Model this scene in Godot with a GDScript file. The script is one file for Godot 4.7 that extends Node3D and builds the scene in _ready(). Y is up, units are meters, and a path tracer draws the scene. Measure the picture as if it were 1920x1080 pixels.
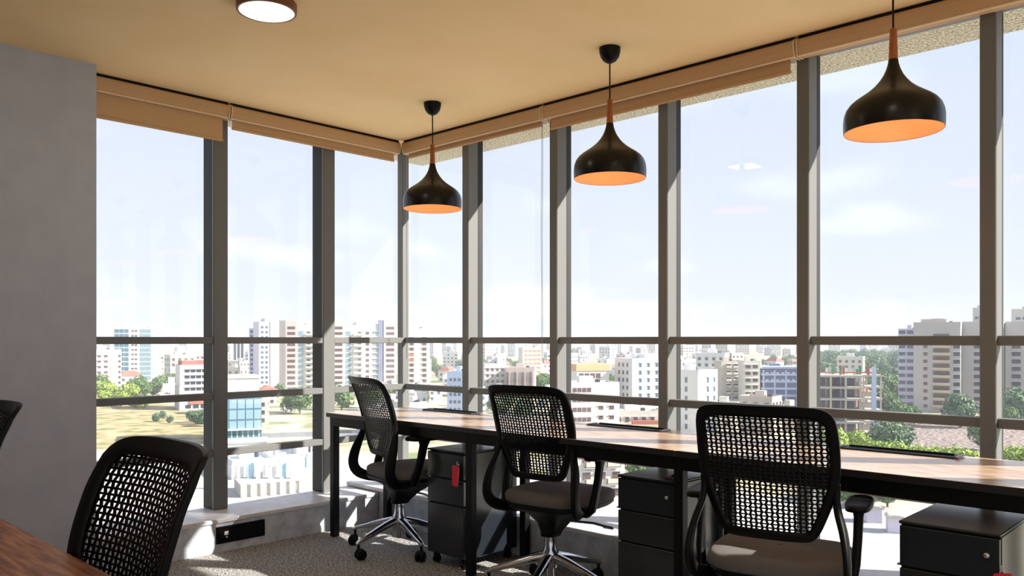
extends Node3D

const CEILING := 2.58
const EYE := 1.19
const GROUND := -29.0
const BACK := 2.7   # the added, unseen window behind the camera
var M := {}
var used := {}
var rng := RandomNumberGenerator.new()


func _ready() -> void:
	rng.seed = 7
	# camera: level, with the lens shifted a little upwards
	var cam := Camera3D.new()
	cam.name = "camera"
	cam.projection = Camera3D.PROJECTION_FRUSTUM
	cam.near = 0.05
	cam.far = 12000.0
	cam.size = 0.05 * 1080.0 / 1525.6
	cam.frustum_offset = Vector2(0.0, 0.05 * 97.0 / 1525.6)
	cam.position = Vector3(0, EYE, 0)
	cam.rotation_degrees = Vector3(0, -46.45, 0)
	add_child(cam)
	cam.current = true
	# sky and exposure
	var sky_look := ProceduralSkyMaterial.new()
	sky_look.sky_top_color = Color(0.74, 0.825, 0.955)
	sky_look.sky_horizon_color = Color(0.94, 0.96, 0.985)
	sky_look.sky_curve = 0.30
	sky_look.ground_bottom_color = Color(0.55, 0.53, 0.50)
	sky_look.ground_horizon_color = Color(0.86, 0.88, 0.90)
	sky_look.sky_energy_multiplier = 1.0
	sky_look.sky_cover = cloud_cover()
	sky_look.sky_cover_modulate = Color(1, 1, 1, 0.2)
	sky_look.sun_angle_max = 1.0
	var sky := Sky.new()
	sky.sky_material = sky_look
	var env := Environment.new()
	env.background_mode = Environment.BG_SKY
	env.sky = sky
	env.tonemap_mode = Environment.TONE_MAPPER_LINEAR
	env.background_energy_multiplier = 1.12
	env.tonemap_exposure = 1.0
	env.fog_enabled = true
	env.fog_density = 0.00025
	env.fog_light_color = Color(0.95, 0.97, 1.0)
	env.sdfgi_enabled = true
	env.ssao_enabled = true
	env.ssil_enabled = true
	var world := WorldEnvironment.new()
	world.name = "world"
	world.environment = env
	add_child(world)
	# sun: behind the camera to the right, 33 degrees high
	var sun := DirectionalLight3D.new()
	sun.name = "sun"
	sun.light_color = Color(1.0, 0.975, 0.935)
	sun.light_energy = 4.35
	sun.light_angular_distance = 0.6
	sun.shadow_enabled = true
	add_child(sun)
	sun.look_at_from_position(Vector3(1.0, 1.13, 1.47), Vector3.ZERO)

	materials()
	build_room()
	build_windows()
	build_blinds()
	build_lamps()
	build_desk()
	build_pedestals()
	build_chairs()
	build_meeting_table()
	build_small_things()
	build_city()


func cloud_cover() -> Texture2D:
	var fine := FastNoiseLite.new()
	fine.seed = 5
	fine.noise_type = FastNoiseLite.TYPE_SIMPLEX_SMOOTH
	fine.frequency = 0.9
	fine.fractal_octaves = 5
	var im := Image.create(1024, 512, false, Image.FORMAT_RGBA8)
	for j in 256:
		var el := PI / 2 - (j + 0.5) / 512.0 * PI
		for i in 1024:
			var az := (i + 0.5) / 1024.0 * TAU
			var d := Vector3(cos(el) * sin(az), sin(el), -cos(el) * cos(az))
			var s := 1.0 / (d.y + 0.18)
			var q := fine.get_noise_3d(d.x * s * 1.1, d.z * s * 1.1, 3.0)
			var a := smoothstep(-0.05, 0.55, q)
			im.set_pixel(i, j, Color(1, 1, 1, a))
	return ImageTexture.create_from_image(im)


# ---------------------------------------------------------------- mesh building
class MB:
	var v := PackedVector3Array()
	var n := PackedVector3Array()
	var c := PackedColorArray()
	var tint := Color(1, 1, 1)
	var tinted := false

	func tri(a: Vector3, b: Vector3, d: Vector3, na: Vector3, nb: Vector3, nd: Vector3) -> void:
		var g := (b - a).cross(d - a)
		if g.length_squared() < 1e-16:
			return
		if g.dot(na + nb + nd) > 0:
			v.append_array([a, d, b])
			n.append_array([na, nd, nb])
		else:
			v.append_array([a, b, d])
			n.append_array([na, nb, nd])
		if tinted:
			c.append_array([tint, tint, tint])

	func quad(a: Vector3, b: Vector3, d: Vector3, e: Vector3, nn: Vector3) -> void:
		tri(a, b, d, nn, nn, nn)
		tri(a, d, e, nn, nn, nn)

	func box(at: Vector3, s: Vector3, b := Basis()) -> void:
		for k in 3:
			for f in [-1.0, 1.0]:
				var o := Vector3.ZERO
				o[k] = f
				var i := (k + 1) % 3
				var j := (k + 2) % 3
				var p: Array[Vector3] = []
				for q in [[-1, -1], [1, -1], [1, 1], [-1, 1]]:
					var r := o
					r[i] = q[0]
					r[j] = q[1]
					p.append(at + b * (r * s * 0.5))
				quad(p[0], p[1], p[2], p[3], (b * o).normalized())

	func lohi(lo: Vector3, hi: Vector3) -> void:
		box((lo + hi) * 0.5, hi - lo)

	func cham(at: Vector3, s: Vector3, r: float, b := Basis()) -> void:
		var h := s * 0.5
		r = minf(r, minf(h.x, minf(h.y, h.z)) * 0.98)
		var pt := func(sg: Vector3, k: int) -> Vector3:
			var p := Vector3()
			for i in 3:
				p[i] = sg[i] * (h[i] if i == k else h[i] - r)
			return at + b * p
		for k in 3:
			var i := (k + 1) % 3
			var j := (k + 2) % 3
			for f in [-1.0, 1.0]:
				var q: Array[Vector3] = []
				for g in [[-1, -1], [1, -1], [1, 1], [-1, 1]]:
					var sg := Vector3()
					sg[k] = f
					sg[i] = g[0]
					sg[j] = g[1]
					q.append(pt.call(sg, k))
				var o := Vector3()
				o[k] = f
				quad(q[0], q[1], q[2], q[3], b * o)
			for g in [[-1, -1], [1, -1], [1, 1], [-1, 1]]:   # edges along k
				var s0 := Vector3()
				s0[k] = -1
				s0[i] = g[0]
				s0[j] = g[1]
				var s1 := s0
				s1[k] = 1
				var o := s0
				o[k] = 0
				quad(pt.call(s0, i), pt.call(s0, j), pt.call(s1, j), pt.call(s1, i), (b * o).normalized())
		for a in [-1, 1]:
			for d in [-1, 1]:
				for e in [-1, 1]:
					var sg := Vector3(a, d, e)
					var o := (b * sg).normalized()
					tri(pt.call(sg, 0), pt.call(sg, 1), pt.call(sg, 2), o, o, o)

	func grid(rows: Array, closed: bool) -> void:
		var rr := rows.size()
		var cc: int = rows[0].size()
		var span := cc if closed else cc - 1
		var nn := []
		for i in rr:
			var z := PackedVector3Array()
			z.resize(cc)
			nn.append(z)
		for i in rr - 1:
			for j in span:
				var k := (j + 1) % cc
				var f: Vector3 = (rows[i + 1][k] - rows[i][j]).cross(rows[i][k] - rows[i + 1][j])
				nn[i][j] += f
				nn[i + 1][j] += f
				nn[i][k] += f
				nn[i + 1][k] += f
		for i in rr:
			for j in cc:
				nn[i][j] = nn[i][j].normalized()
		for i in rr - 1:
			for j in span:
				var k := (j + 1) % cc
				tri(rows[i][j], rows[i][k], rows[i + 1][k], nn[i][j], nn[i][k], nn[i + 1][k])
				tri(rows[i][j], rows[i + 1][k], rows[i + 1][j], nn[i][j], nn[i + 1][k], nn[i + 1][j])

	func fan(row: Array, nrm: Vector3) -> void:
		var m := Vector3.ZERO
		for p in row:
			m += p
		m /= row.size()
		for j in row.size():
			tri(m, row[j], row[(j + 1) % row.size()], nrm, nrm, nrm)

	func lathe(profile: Array, seg := 24, at := Vector3.ZERO, b := Basis()) -> void:
		var rows := []
		for p in profile:
			var r := []
			for k in seg:
				var a := TAU * k / seg
				r.append(at + b * Vector3(p[0] * cos(a), p[1], p[0] * sin(a)))
			rows.append(r)
		grid(rows, true)

	func disc(r: float, at: Vector3, b := Basis(), seg := 24) -> void:
		var row := []
		for k in seg:
			row.append(at + b * Vector3(r * cos(TAU * k / seg), 0, r * sin(TAU * k / seg)))
		fan(row, b.y)

	func drum(r: float, y0: float, y1: float, at := Vector3.ZERO, b := Basis(), seg := 20) -> void:
		lathe([[r, y0], [r, y1]], seg, at, b)
		disc(r, at + b * Vector3(0, y0, 0), b, seg)
		disc(r, at + b * Vector3(0, y1, 0), b, seg)

	# section: [[along side, along up], ...] swept along pts; scale multiplies it at each point
	func sweep(pts: Array, section: Array, up0: Vector3, scales := [], caps := true, closed := false) -> void:
		var rows := []
		var m := pts.size()
		for i in m:
			var a: Vector3 = pts[(i - 1 + m) % m] if closed else pts[maxi(i - 1, 0)]
			var d: Vector3 = pts[(i + 1) % m] if closed else pts[mini(i + 1, m - 1)]
			var t := (d - a).normalized()
			var side := t.cross(up0).normalized()
			var up := side.cross(t)
			var s := Vector2.ONE
			if scales.size():
				s = scales[i]
			var r := []
			for q in section:
				r.append(pts[i] + side * (q[0] * s.x) + up * (q[1] * s.y))
			rows.append(r)
		if closed:
			rows.append(rows[0].duplicate())
		grid(rows, true)
		if caps and not closed:
			fan(rows[0], (pts[0] - pts[1]).normalized())
			fan(rows[m - 1], (pts[m - 1] - pts[m - 2]).normalized())

	func tube(pts: Array, r: float, seg := 8, up0 := Vector3.UP, scales := []) -> void:
		sweep(pts, MB.ellipse(r, r, seg), up0, scales)

	static func ellipse(a: float, b: float, seg: int) -> Array:
		var out := []
		for k in seg:
			out.append([a * cos(TAU * k / seg), b * sin(TAU * k / seg)])
		return out

	static func rounded(a: float, b: float, p := 4.0, seg := 16) -> Array:
		var out := []
		for k in seg:
			var t := TAU * (k + 0.5) / seg
			var cx := cos(t)
			var sy := sin(t)
			out.append([a * signf(cx) * pow(absf(cx), 2.0 / p), b * signf(sy) * pow(absf(sy), 2.0 / p)])
		return out

	# polygon in the xy plane of xf, pushed out along its z by depth
	func prism(poly: Array, xf: Transform3D, depth: float) -> void:
		var flat := PackedVector2Array()
		for p in poly:
			flat.append(Vector2(p[0], p[1]))
		var idx := Geometry2D.triangulate_polygon(flat)
		var zn := xf.basis.z.normalized()
		for k in range(0, idx.size(), 3):
			for f in [0.0, 1.0]:
				var q := []
				for e in 3:
					q.append(xf * Vector3(flat[idx[k + e]].x, flat[idx[k + e]].y, depth * f))
				var o := zn * (1.0 if f > 0.5 else -1.0)
				tri(q[0], q[1], q[2], o, o, o)
		var mid := Vector2.ZERO
		for p in flat:
			mid += p / flat.size()
		for k in flat.size():
			var a := flat[k]
			var d := flat[(k + 1) % flat.size()]
			var e := Vector2(d.y - a.y, a.x - d.x)
			if e.dot((a + d) * 0.5 - mid) < 0:
				e = -e
			quad(xf * Vector3(a.x, a.y, 0), xf * Vector3(d.x, d.y, 0), xf * Vector3(d.x, d.y, depth), xf * Vector3(a.x, a.y, depth), (xf.basis * Vector3(e.x, e.y, 0)).normalized())

	func mesh() -> ArrayMesh:
		var a := []
		a.resize(Mesh.ARRAY_MAX)
		a[Mesh.ARRAY_VERTEX] = v
		a[Mesh.ARRAY_NORMAL] = n
		if tinted:
			a[Mesh.ARRAY_COLOR] = c
		var m := ArrayMesh.new()
		m.add_surface_from_arrays(Mesh.PRIMITIVE_TRIANGLES, a)
		return m


func numbered(called: String) -> String:
	if not used.has(called):
		used[called] = 0
		return called
	used[called] += 1
	return "%s_%03d" % [called, used[called]]


func part(parent: Node3D, called: String, shape, look: Material, at := Vector3.ZERO, turn := 0.0) -> MeshInstance3D:
	var o := MeshInstance3D.new()
	o.name = called
	o.mesh = shape.mesh() if shape is MB else shape
	o.material_override = look
	o.position = at
	o.rotation.y = turn
	parent.add_child(o, true)
	return o


func tag(o: Node3D, label: String, category: String, group := "", kind := "") -> Node3D:
	if label:
		o.set_meta("label", label)
	if category:
		o.set_meta("category", category)
	if group:
		o.set_meta("group", group)
	if kind:
		o.set_meta("kind", kind)
	return o


func thing(called: String, label: String, category: String, at := Vector3.ZERO, turn := 0.0, group := "") -> Node3D:
	var o := Node3D.new()
	o.name = numbered(called)
	add_child(o)
	o.position = at
	o.rotation.y = turn
	return tag(o, label, category, group)


func copy(o: Node3D, called: String, label: String, at: Vector3, turn: float, group := "") -> Node3D:
	var k: Node3D = o.duplicate()
	k.name = numbered(called)
	add_child(k)
	k.position = at
	k.rotation.y = turn
	k.set_meta("label", label)
	if group:
		k.set_meta("group", group)
	return k


func structure(called: String, label: String, category: String, shape = null, look: Material = null) -> Node3D:
	var o: Node3D
	if shape:
		var mi := MeshInstance3D.new()
		mi.mesh = shape.mesh() if shape is MB else shape
		mi.material_override = look
		o = mi
	else:
		o = Node3D.new()
	o.name = numbered(called)
	add_child(o)
	return tag(o, label, category, "", "structure")


# ---------------------------------------------------------------- materials
func plain(color: Color, rough := 0.6, metal := 0.0, spec := 0.5) -> StandardMaterial3D:
	var m := StandardMaterial3D.new()
	m.albedo_color = color
	m.roughness = rough
	m.metallic = metal
	m.metallic_specular = spec
	return m


func noise_tex(seed_: int, freq: float, stops: Array, size := 512, kind := FastNoiseLite.TYPE_SIMPLEX_SMOOTH, octaves := 4) -> NoiseTexture2D:
	var f := FastNoiseLite.new()
	f.seed = seed_
	f.noise_type = kind
	f.frequency = freq
	f.fractal_octaves = octaves
	var t := NoiseTexture2D.new()
	t.width = size
	t.height = size
	t.seamless = true
	t.noise = f
	var g := Gradient.new()
	var off := PackedFloat32Array()
	var cols := PackedColorArray()
	for s in stops:
		off.append(s[0])
		cols.append(s[1])
	g.offsets = off
	g.colors = cols
	t.color_ramp = g
	return t


func grained(tex: Texture2D, scale: Vector3, rough := 0.8, bump: Texture2D = null, depth := 0.0, in_world := true) -> StandardMaterial3D:
	var m := plain(Color.WHITE, rough)
	m.albedo_texture = tex
	m.uv1_triplanar = true
	m.uv1_world_triplanar = in_world
	m.uv1_scale = scale
	if bump:
		m.heightmap_enabled = true
		m.heightmap_texture = bump
		m.heightmap_scale = depth
	return m


func grey(v: float) -> Color:
	return Color(v, v, v)


func materials() -> void:
	var bumps := noise_tex(3, 0.05, [[0.0, Color.BLACK], [1.0, Color.WHITE]], 512)
	M.ceiling = grained(noise_tex(21, 0.01, [[0.2, Color(0.96, 0.835, 0.615)], [0.8, Color(0.975, 0.855, 0.645)]], 256), Vector3.ONE * 0.6, 0.9)
	M.wall = grained(noise_tex(22, 0.02, [[0.2, Color(0.675, 0.69, 0.74)], [0.8, Color(0.695, 0.71, 0.76)]], 256), Vector3.ONE * 1.1, 0.85, bumps, 0.05)
	M.kerb = grained(noise_tex(23, 0.02, [[0.25, Color(0.68, 0.70, 0.74)], [0.75, Color(0.78, 0.80, 0.83)]], 256), Vector3.ONE * 1.7, 0.7, bumps, 0.08)
	M.sill = grained(noise_tex(24, 0.03, [[0.2, Color(0.80, 0.79, 0.80)], [0.8, Color(0.88, 0.87, 0.87)]], 256), Vector3.ONE * 1.5, 0.35)
	M.carpet = grained(noise_tex(25, 0.35, [[0.2, Color(0.28, 0.28, 0.27)], [0.45, Color(0.52, 0.515, 0.51)], [0.6, Color(0.65, 0.64, 0.625)], [0.85, Color(0.84, 0.82, 0.79)]], 512, FastNoiseLite.TYPE_SIMPLEX, 3), Vector3.ONE * 0.38, 0.95, noise_tex(26, 0.4, [[0.0, Color.BLACK], [1.0, Color.WHITE]], 512), 0.6)
	M.stucco = grained(noise_tex(27, 0.12, [[0.25, Color(0.60, 0.57, 0.46)], [0.5, Color(0.80, 0.77, 0.67)], [0.8, Color(0.90, 0.87, 0.78)]], 512, FastNoiseLite.TYPE_SIMPLEX, 4), Vector3.ONE * 0.9, 0.95, noise_tex(28, 0.15, [[0.0, Color.BLACK], [1.0, Color.WHITE]], 256), 1.5)
	M.frame = plain(Color(0.41, 0.415, 0.41), 0.5)
	M.gasket_shade = plain(Color(0.06, 0.055, 0.06), 0.6)  # glazing gasket; also painted shade on the short window's mullion sides
	M.glass = plain(Color(0.85, 0.93, 0.97, 0.03), 0.0)
	M.glass.metallic_specular = 0.5
	M.glass.transparency = BaseMaterial3D.TRANSPARENCY_ALPHA
	M.blind = grained(noise_tex(29, 0.3, [[0.2, Color(0.74, 0.60, 0.45)], [0.8, Color(0.79, 0.65, 0.49)]], 256), Vector3.ONE * 3.0, 0.85)
	M.blind_trim = plain(Color(0.90, 0.80, 0.66), 0.5)
	M.black = plain(Color(0.04, 0.04, 0.045), 0.45, 0.0, 0.3)
	M.black_gloss = plain(Color(0.03, 0.03, 0.035), 0.28, 0.0, 0.4)
	M.steel = plain(Color(0.04, 0.04, 0.045), 0.45, 0.0, 0.3)
	M.chrome = plain(Color(0.80, 0.80, 0.82), 0.12, 1.0)
	M.chrome_dull = plain(Color(0.62, 0.62, 0.64), 0.3, 1.0)
	M.seat = grained(noise_tex(30, 0.3, [[0.2, Color(0.34, 0.325, 0.32)], [0.8, Color(0.45, 0.43, 0.42)]], 256), Vector3.ONE * 6.0, 0.95, null, 0.0, false)
	M.lamp_inside = plain(Color(0.98, 0.65, 0.46), 0.5)
	M.lamp_wood = grained(noise_tex(31, 0.05, [[0.2, Color(0.55, 0.28, 0.12)], [0.8, Color(0.72, 0.40, 0.18)]], 256), Vector3(6, 1, 6), 0.5, null, 0.0, false)
	M.copper = plain(Color(0.45, 0.27, 0.17), 0.45)
	var grain := noise_tex(32, 0.02, [[0.15, Color(0.66, 0.50, 0.38)], [0.4, Color(0.80, 0.66, 0.53)], [0.6, Color(0.86, 0.74, 0.62)], [0.85, Color(0.92, 0.83, 0.73)]], 512, FastNoiseLite.TYPE_SIMPLEX_SMOOTH, 5)
	M.desk_wood = grained(grain, Vector3(5.0, 5.0, 0.55), 0.30)
	M.desk_wood.metallic_specular = 0.8
	M.desk_wood.clearcoat_enabled = true
	M.desk_wood.clearcoat = 1.0
	M.desk_wood.clearcoat_roughness = 0.2
	M.table_wood = grained(noise_tex(33, 0.02, [[0.15, Color(0.48, 0.29, 0.19)], [0.5, Color(0.66, 0.45, 0.32)], [0.85, Color(0.78, 0.58, 0.43)]], 512, FastNoiseLite.TYPE_SIMPLEX_SMOOTH, 5), Vector3(4.5, 4.5, 0.5), 0.35)
	M.pedestal = plain(Color(0.125, 0.145, 0.17), 0.2)
	M.edge_band = plain(Color(0.08, 0.06, 0.055), 0.5)
	M.red_tag = plain(Color(0.86, 0.05, 0.20), 0.4)
	M.pink = plain(Color(0.88, 0.45, 0.62), 0.6)
	M.white = plain(Color(0.88, 0.88, 0.87), 0.5)


# ---------------------------------------------------------------- the room
func build_room() -> void:
	var s := MB.new()
	s.lohi(Vector3(-3.7, -0.2, -4.9), Vector3(3.95, 0.0, BACK + 0.2))
	structure("floor", "grey-beige flecked carpet floor of the office", "floor", s, M.carpet)
	s = MB.new()
	s.lohi(Vector3(-3.7, CEILING, -4.62), Vector3(3.74, CEILING + 0.16, BACK + 0.2))
	structure("ceiling", "plain warm cream painted ceiling", "ceiling", s, M.ceiling)
	s = MB.new()
	s.lohi(Vector3(-3.7, 0.0, -4.72), Vector3(1.535, CEILING, -4.36))
	structure("wall_left", "grey plastered wall beside the glazed corner", "wall", s, M.wall)
	s = MB.new()
	s.lohi(Vector3(-3.7, 0.0, -4.36), Vector3(-3.5, CEILING, BACK + 0.2))
	structure("wall_far_left", "grey plastered side wall of the office", "wall", s, M.wall)
	s = MB.new()
	s.lohi(Vector3(2.3, 0.0, BACK), Vector3(3.95, CEILING, BACK + 0.2))
	structure("wall_back", "grey plastered wall opposite the grey corner wall", "wall", s, M.wall)
	s = MB.new()
	s.lohi(Vector3(-3.5, 0.0, BACK), Vector3(2.3, 0.19, BACK + 0.2))
	structure("baseboard_back", "low kerb wall under the added window opposite the grey corner wall", "kerb", s, M.kerb)
	s = MB.new()
	s.lohi(Vector3(1.535, 0.0, -4.68), Vector3(3.27, 0.163, -4.325))
	structure("baseboard_left", "low light grey plastered kerb wall under the short window", "kerb", s, M.kerb)
	s = MB.new()
	s.lohi(Vector3(3.275, 0.0, -4.68), Vector3(3.82, 0.193, BACK))
	structure("baseboard_right", "low grey plastered kerb wall under the long window", "kerb", s, M.kerb)
	s = MB.new()
	s.cham(Vector3(2.40, 0.175, -4.497), Vector3(1.74, 0.024, 0.362), 0.004)
	structure("trim_1", "pale stone sill on the kerb under the short window", "sill", s, M.sill)
	s = MB.new()
	s.cham(Vector3(3.545, 0.205, (BACK - 4.675) / 2), Vector3(0.56, 0.024, BACK + 4.675), 0.004)
	structure("trim_2", "pale stone sill on the kerb under the long window", "sill", s, M.sill)
	s = MB.new()
	s.lohi(Vector3(3.75, CEILING, -5.0), Vector3(4.22, CEILING + 0.45, BACK + 0.7))
	structure("trim_3", "rough stucco underside of the roof slab outside the long window", "soffit", s, M.stucco)
	s = MB.new()
	s.lohi(Vector3(-3.7, CEILING, -5.0), Vector3(3.75, CEILING + 0.45, -4.63))
	structure("trim_4", "rough stucco underside of the roof slab outside the short window", "soffit", s, M.stucco)


const RIGHT_MULLIONS := [-3.885, -3.122, -2.359, -1.596, -0.833, -0.07, 0.693, 1.456, 2.219, 2.7]
const LEFT_MULLIONS := [1.55, 2.30, 3.052]
const BARS := [0.52, 0.855, 1.186]


func pane(parent: Node3D, lo: Vector3, hi: Vector3) -> void:
	var s := MB.new()
	if hi.x - lo.x < 0.02:
		s.quad(Vector3(lo.x, lo.y, lo.z), Vector3(lo.x, hi.y, lo.z), Vector3(lo.x, hi.y, hi.z), Vector3(lo.x, lo.y, hi.z), Vector3.LEFT)
	else:
		s.quad(Vector3(lo.x, lo.y, lo.z), Vector3(lo.x, hi.y, lo.z), Vector3(hi.x, hi.y, lo.z), Vector3(hi.x, lo.y, lo.z), Vector3.BACK)
	part(parent, "pane", s, M.glass)


func build_windows() -> void:
	# short window, across z
	var w := structure("window_1", "glazed wall of tall panes between grey mullions beside the grey wall", "window")
	var top := 2.53
	var s := MB.new()
	s.lohi(Vector3(1.535, top, -4.68), Vector3(3.76, CEILING, -4.62))
	part(w, "head_frame", s, M.frame)
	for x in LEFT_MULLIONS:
		s = MB.new()
		s.cham(Vector3(x, (0.187 + top) / 2, -4.5725), Vector3(0.09, top - 0.187, 0.025), 0.004)
		var m := part(w, "mullion", s, M.frame)
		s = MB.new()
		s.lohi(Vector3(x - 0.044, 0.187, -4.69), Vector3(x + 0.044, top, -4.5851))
		part(m, "gasket_shade", s, M.gasket_shade)  # black body puts the mullion side's deep shade into the colour
	var edges := [1.55, 2.30, 3.052, 3.735]
	for i in 3:
		var x0: float = edges[i] + 0.044
		var x1: float = edges[i + 1] - (0.044 if i < 2 else 0.03)
		var y0 := 0.187
		for y in BARS:
			s = MB.new()
			s.cham(Vector3((x0 + x1) / 2, y, -4.595), Vector3(x1 - x0, 0.04, 0.06), 0.003)
			part(w, "transom", s, M.frame)
			pane(w, Vector3(x0, y0, -4.668), Vector3(x1, y, -4.660))
			y0 = y
		pane(w, Vector3(x0, y0, -4.668), Vector3(x1, top, -4.660))
	s = MB.new()
	s.cham(Vector3(3.735, (0.215 + CEILING) / 2, -4.64), Vector3(0.06, CEILING - 0.215, 0.06), 0.004)
	part(w, "corner_post", s, M.frame)
	# right window, across x
	w = structure("window_2", "long glazed wall of tall panes between grey mullions behind the bench desk", "window")
	s = MB.new()
	s.lohi(Vector3(3.74, top, -4.61), Vector3(3.80, CEILING, BACK))
	part(w, "head_frame", s, M.frame)
	var before := -4.61
	for z in RIGHT_MULLIONS:
		s = MB.new()
		s.cham(Vector3(3.715, (0.217 + top) / 2, z - 0.03), Vector3(0.09, top - 0.217, 0.06), 0.004)
		var m := part(w, "mullion", s, M.frame)
		s = MB.new()
		s.lohi(Vector3(3.7605, 0.217, z - 0.05), Vector3(3.81, top, z - 0.006))
		part(m, "gasket_shade", s, M.gasket_shade)
		var z0 := before
		var z1: float = z - 0.06
		var y0 := 0.217
		for y in BARS:
			s = MB.new()
			s.cham(Vector3(3.715, y, (z0 + z1) / 2), Vector3(0.055, 0.04, z1 - z0), 0.003)
			part(w, "transom", s, M.frame)
			pane(w, Vector3(3.782, y0, z0), Vector3(3.790, y, z1))
			y0 = y
		pane(w, Vector3(3.782, y0, z0), Vector3(3.790, top, z1))
		before = z

	# unseen window added behind the camera to light the grey wall
	w = structure("window_3", "added unseen glazed wall of tall panes opposite the grey corner wall", "window")
	s = MB.new()
	s.lohi(Vector3(-3.5, top, BACK + 0.04), Vector3(2.3, CEILING, BACK + 0.12))
	part(w, "head_frame", s, M.frame)
	for i in 9:
		var x := -3.5 + i * 0.725
		s = MB.new()
		s.cham(Vector3(x, (0.19 + top) / 2, BACK + 0.085), Vector3(0.06, top - 0.19, 0.09), 0.004)
		part(w, "mullion", s, M.frame)
		if i < 8:
			var y0 := 0.19
			for y in BARS:
				s = MB.new()
				s.cham(Vector3(x + 0.3625, y, BACK + 0.08), Vector3(0.665, 0.04, 0.055), 0.003)
				part(w, "transom", s, M.frame)
				pane(w, Vector3(x + 0.03, y0, BACK + 0.12), Vector3(x + 0.695, y, BACK + 0.128))
				y0 = y
			pane(w, Vector3(x + 0.03, y0, BACK + 0.12), Vector3(x + 0.695, top, BACK + 0.128))


# ---------------------------------------------------------------- roller blinds
# along: length; drop: how far the cloth hangs below the cassette. Local x runs along the window, +z into the room.
func blind(label: String, at: Vector3, turn: float, along: float, drop: float, chain: bool, bar_end := 0.02) -> void:
	var t := thing("roller_blind", label, "blind", at, turn, "roller blinds along the windows")
	var h := along / 2 - 0.006
	var s := MB.new()
	# fascia: a rounded front, drawn as a profile pushed along x
	var prof := [[-0.07, -0.014], [-0.012, -0.014], [-0.003, -0.020], [0.0, -0.030], [-0.002, -0.060], [-0.008, -0.082], [-0.016, -0.090], [-0.07, -0.090]]
	var xf := Transform3D(Basis(Vector3(0, 0, 1), Vector3(0, 1, 0), Vector3(-1, 0, 0)), Vector3(h, 0, 0))
	s.prism(prof, xf, 2 * h)
	part(t, "cassette", s, M.blind)
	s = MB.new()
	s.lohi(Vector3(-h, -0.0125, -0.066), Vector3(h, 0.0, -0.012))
	part(t, "shadow_gap_strip", s, M.black)  # black strip painting the shadow gap between cassette and ceiling
	s = MB.new()
	s.cham(Vector3(0, -0.0905, -0.016), Vector3(2 * h, 0.009, 0.012), 0.003)
	part(t, "trim_strip", s, M.blind_trim)
	for f in [-1.0, 1.0]:
		s = MB.new()
		s.prism([[-0.072, -0.010], [-0.010, -0.010], [0.0, -0.018], [0.004, -0.030], [0.002, -0.062], [-0.005, -0.086], [-0.014, -0.094], [-0.072, -0.094]], Transform3D(xf.basis, Vector3(f * (h + 0.001) + (0.005 if f > 0 else 0.0), 0, 0)), 0.005)
		part(t, "end_cap", s, M.blind_trim)
	if drop > 0.0:
		s = MB.new()
		s.box(Vector3(0, -0.0905 - drop / 2 + 0.01, -0.043), Vector3(2 * h - bar_end * 2, drop + 0.02, 0.003))
		part(t, "cloth", s, M.blind)
		s = MB.new()
		s.cham(Vector3(0, -0.0905 - drop - 0.006, -0.043), Vector3(2 * h - bar_end * 2 + 0.008, 0.018, 0.012), 0.004)
		part(t, "bottom_bar", s, M.blind)
	if chain:
		for end in [-h + 0.014, h - 0.002]:
			s = MB.new()
			for side in 2:
				var pts := []
				for k in 24:
					pts.append(Vector3(end - side * 0.014 + sin(k * 0.4 + side) * 0.002, -0.10 - k * 0.062, -0.030 - side * 0.006))
				s.tube(pts, 0.0013, 5, Vector3.BACK)
			part(t, "chain", s, M.chrome_dull)


func build_blinds() -> void:
	# on the short window the room lies towards +z, on the long window towards -x
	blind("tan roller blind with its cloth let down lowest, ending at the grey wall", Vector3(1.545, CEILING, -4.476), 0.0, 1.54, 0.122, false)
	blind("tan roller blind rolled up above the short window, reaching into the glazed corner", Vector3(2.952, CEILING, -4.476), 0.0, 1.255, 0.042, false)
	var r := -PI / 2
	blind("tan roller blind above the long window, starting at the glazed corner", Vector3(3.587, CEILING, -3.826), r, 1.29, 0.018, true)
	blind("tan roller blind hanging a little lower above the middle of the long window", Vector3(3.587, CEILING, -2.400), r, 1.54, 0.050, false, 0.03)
	blind("tan roller blind fully rolled up above the end of the long window", Vector3(3.587, CEILING, -0.851), r, 1.54, 0.0, false)


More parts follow.
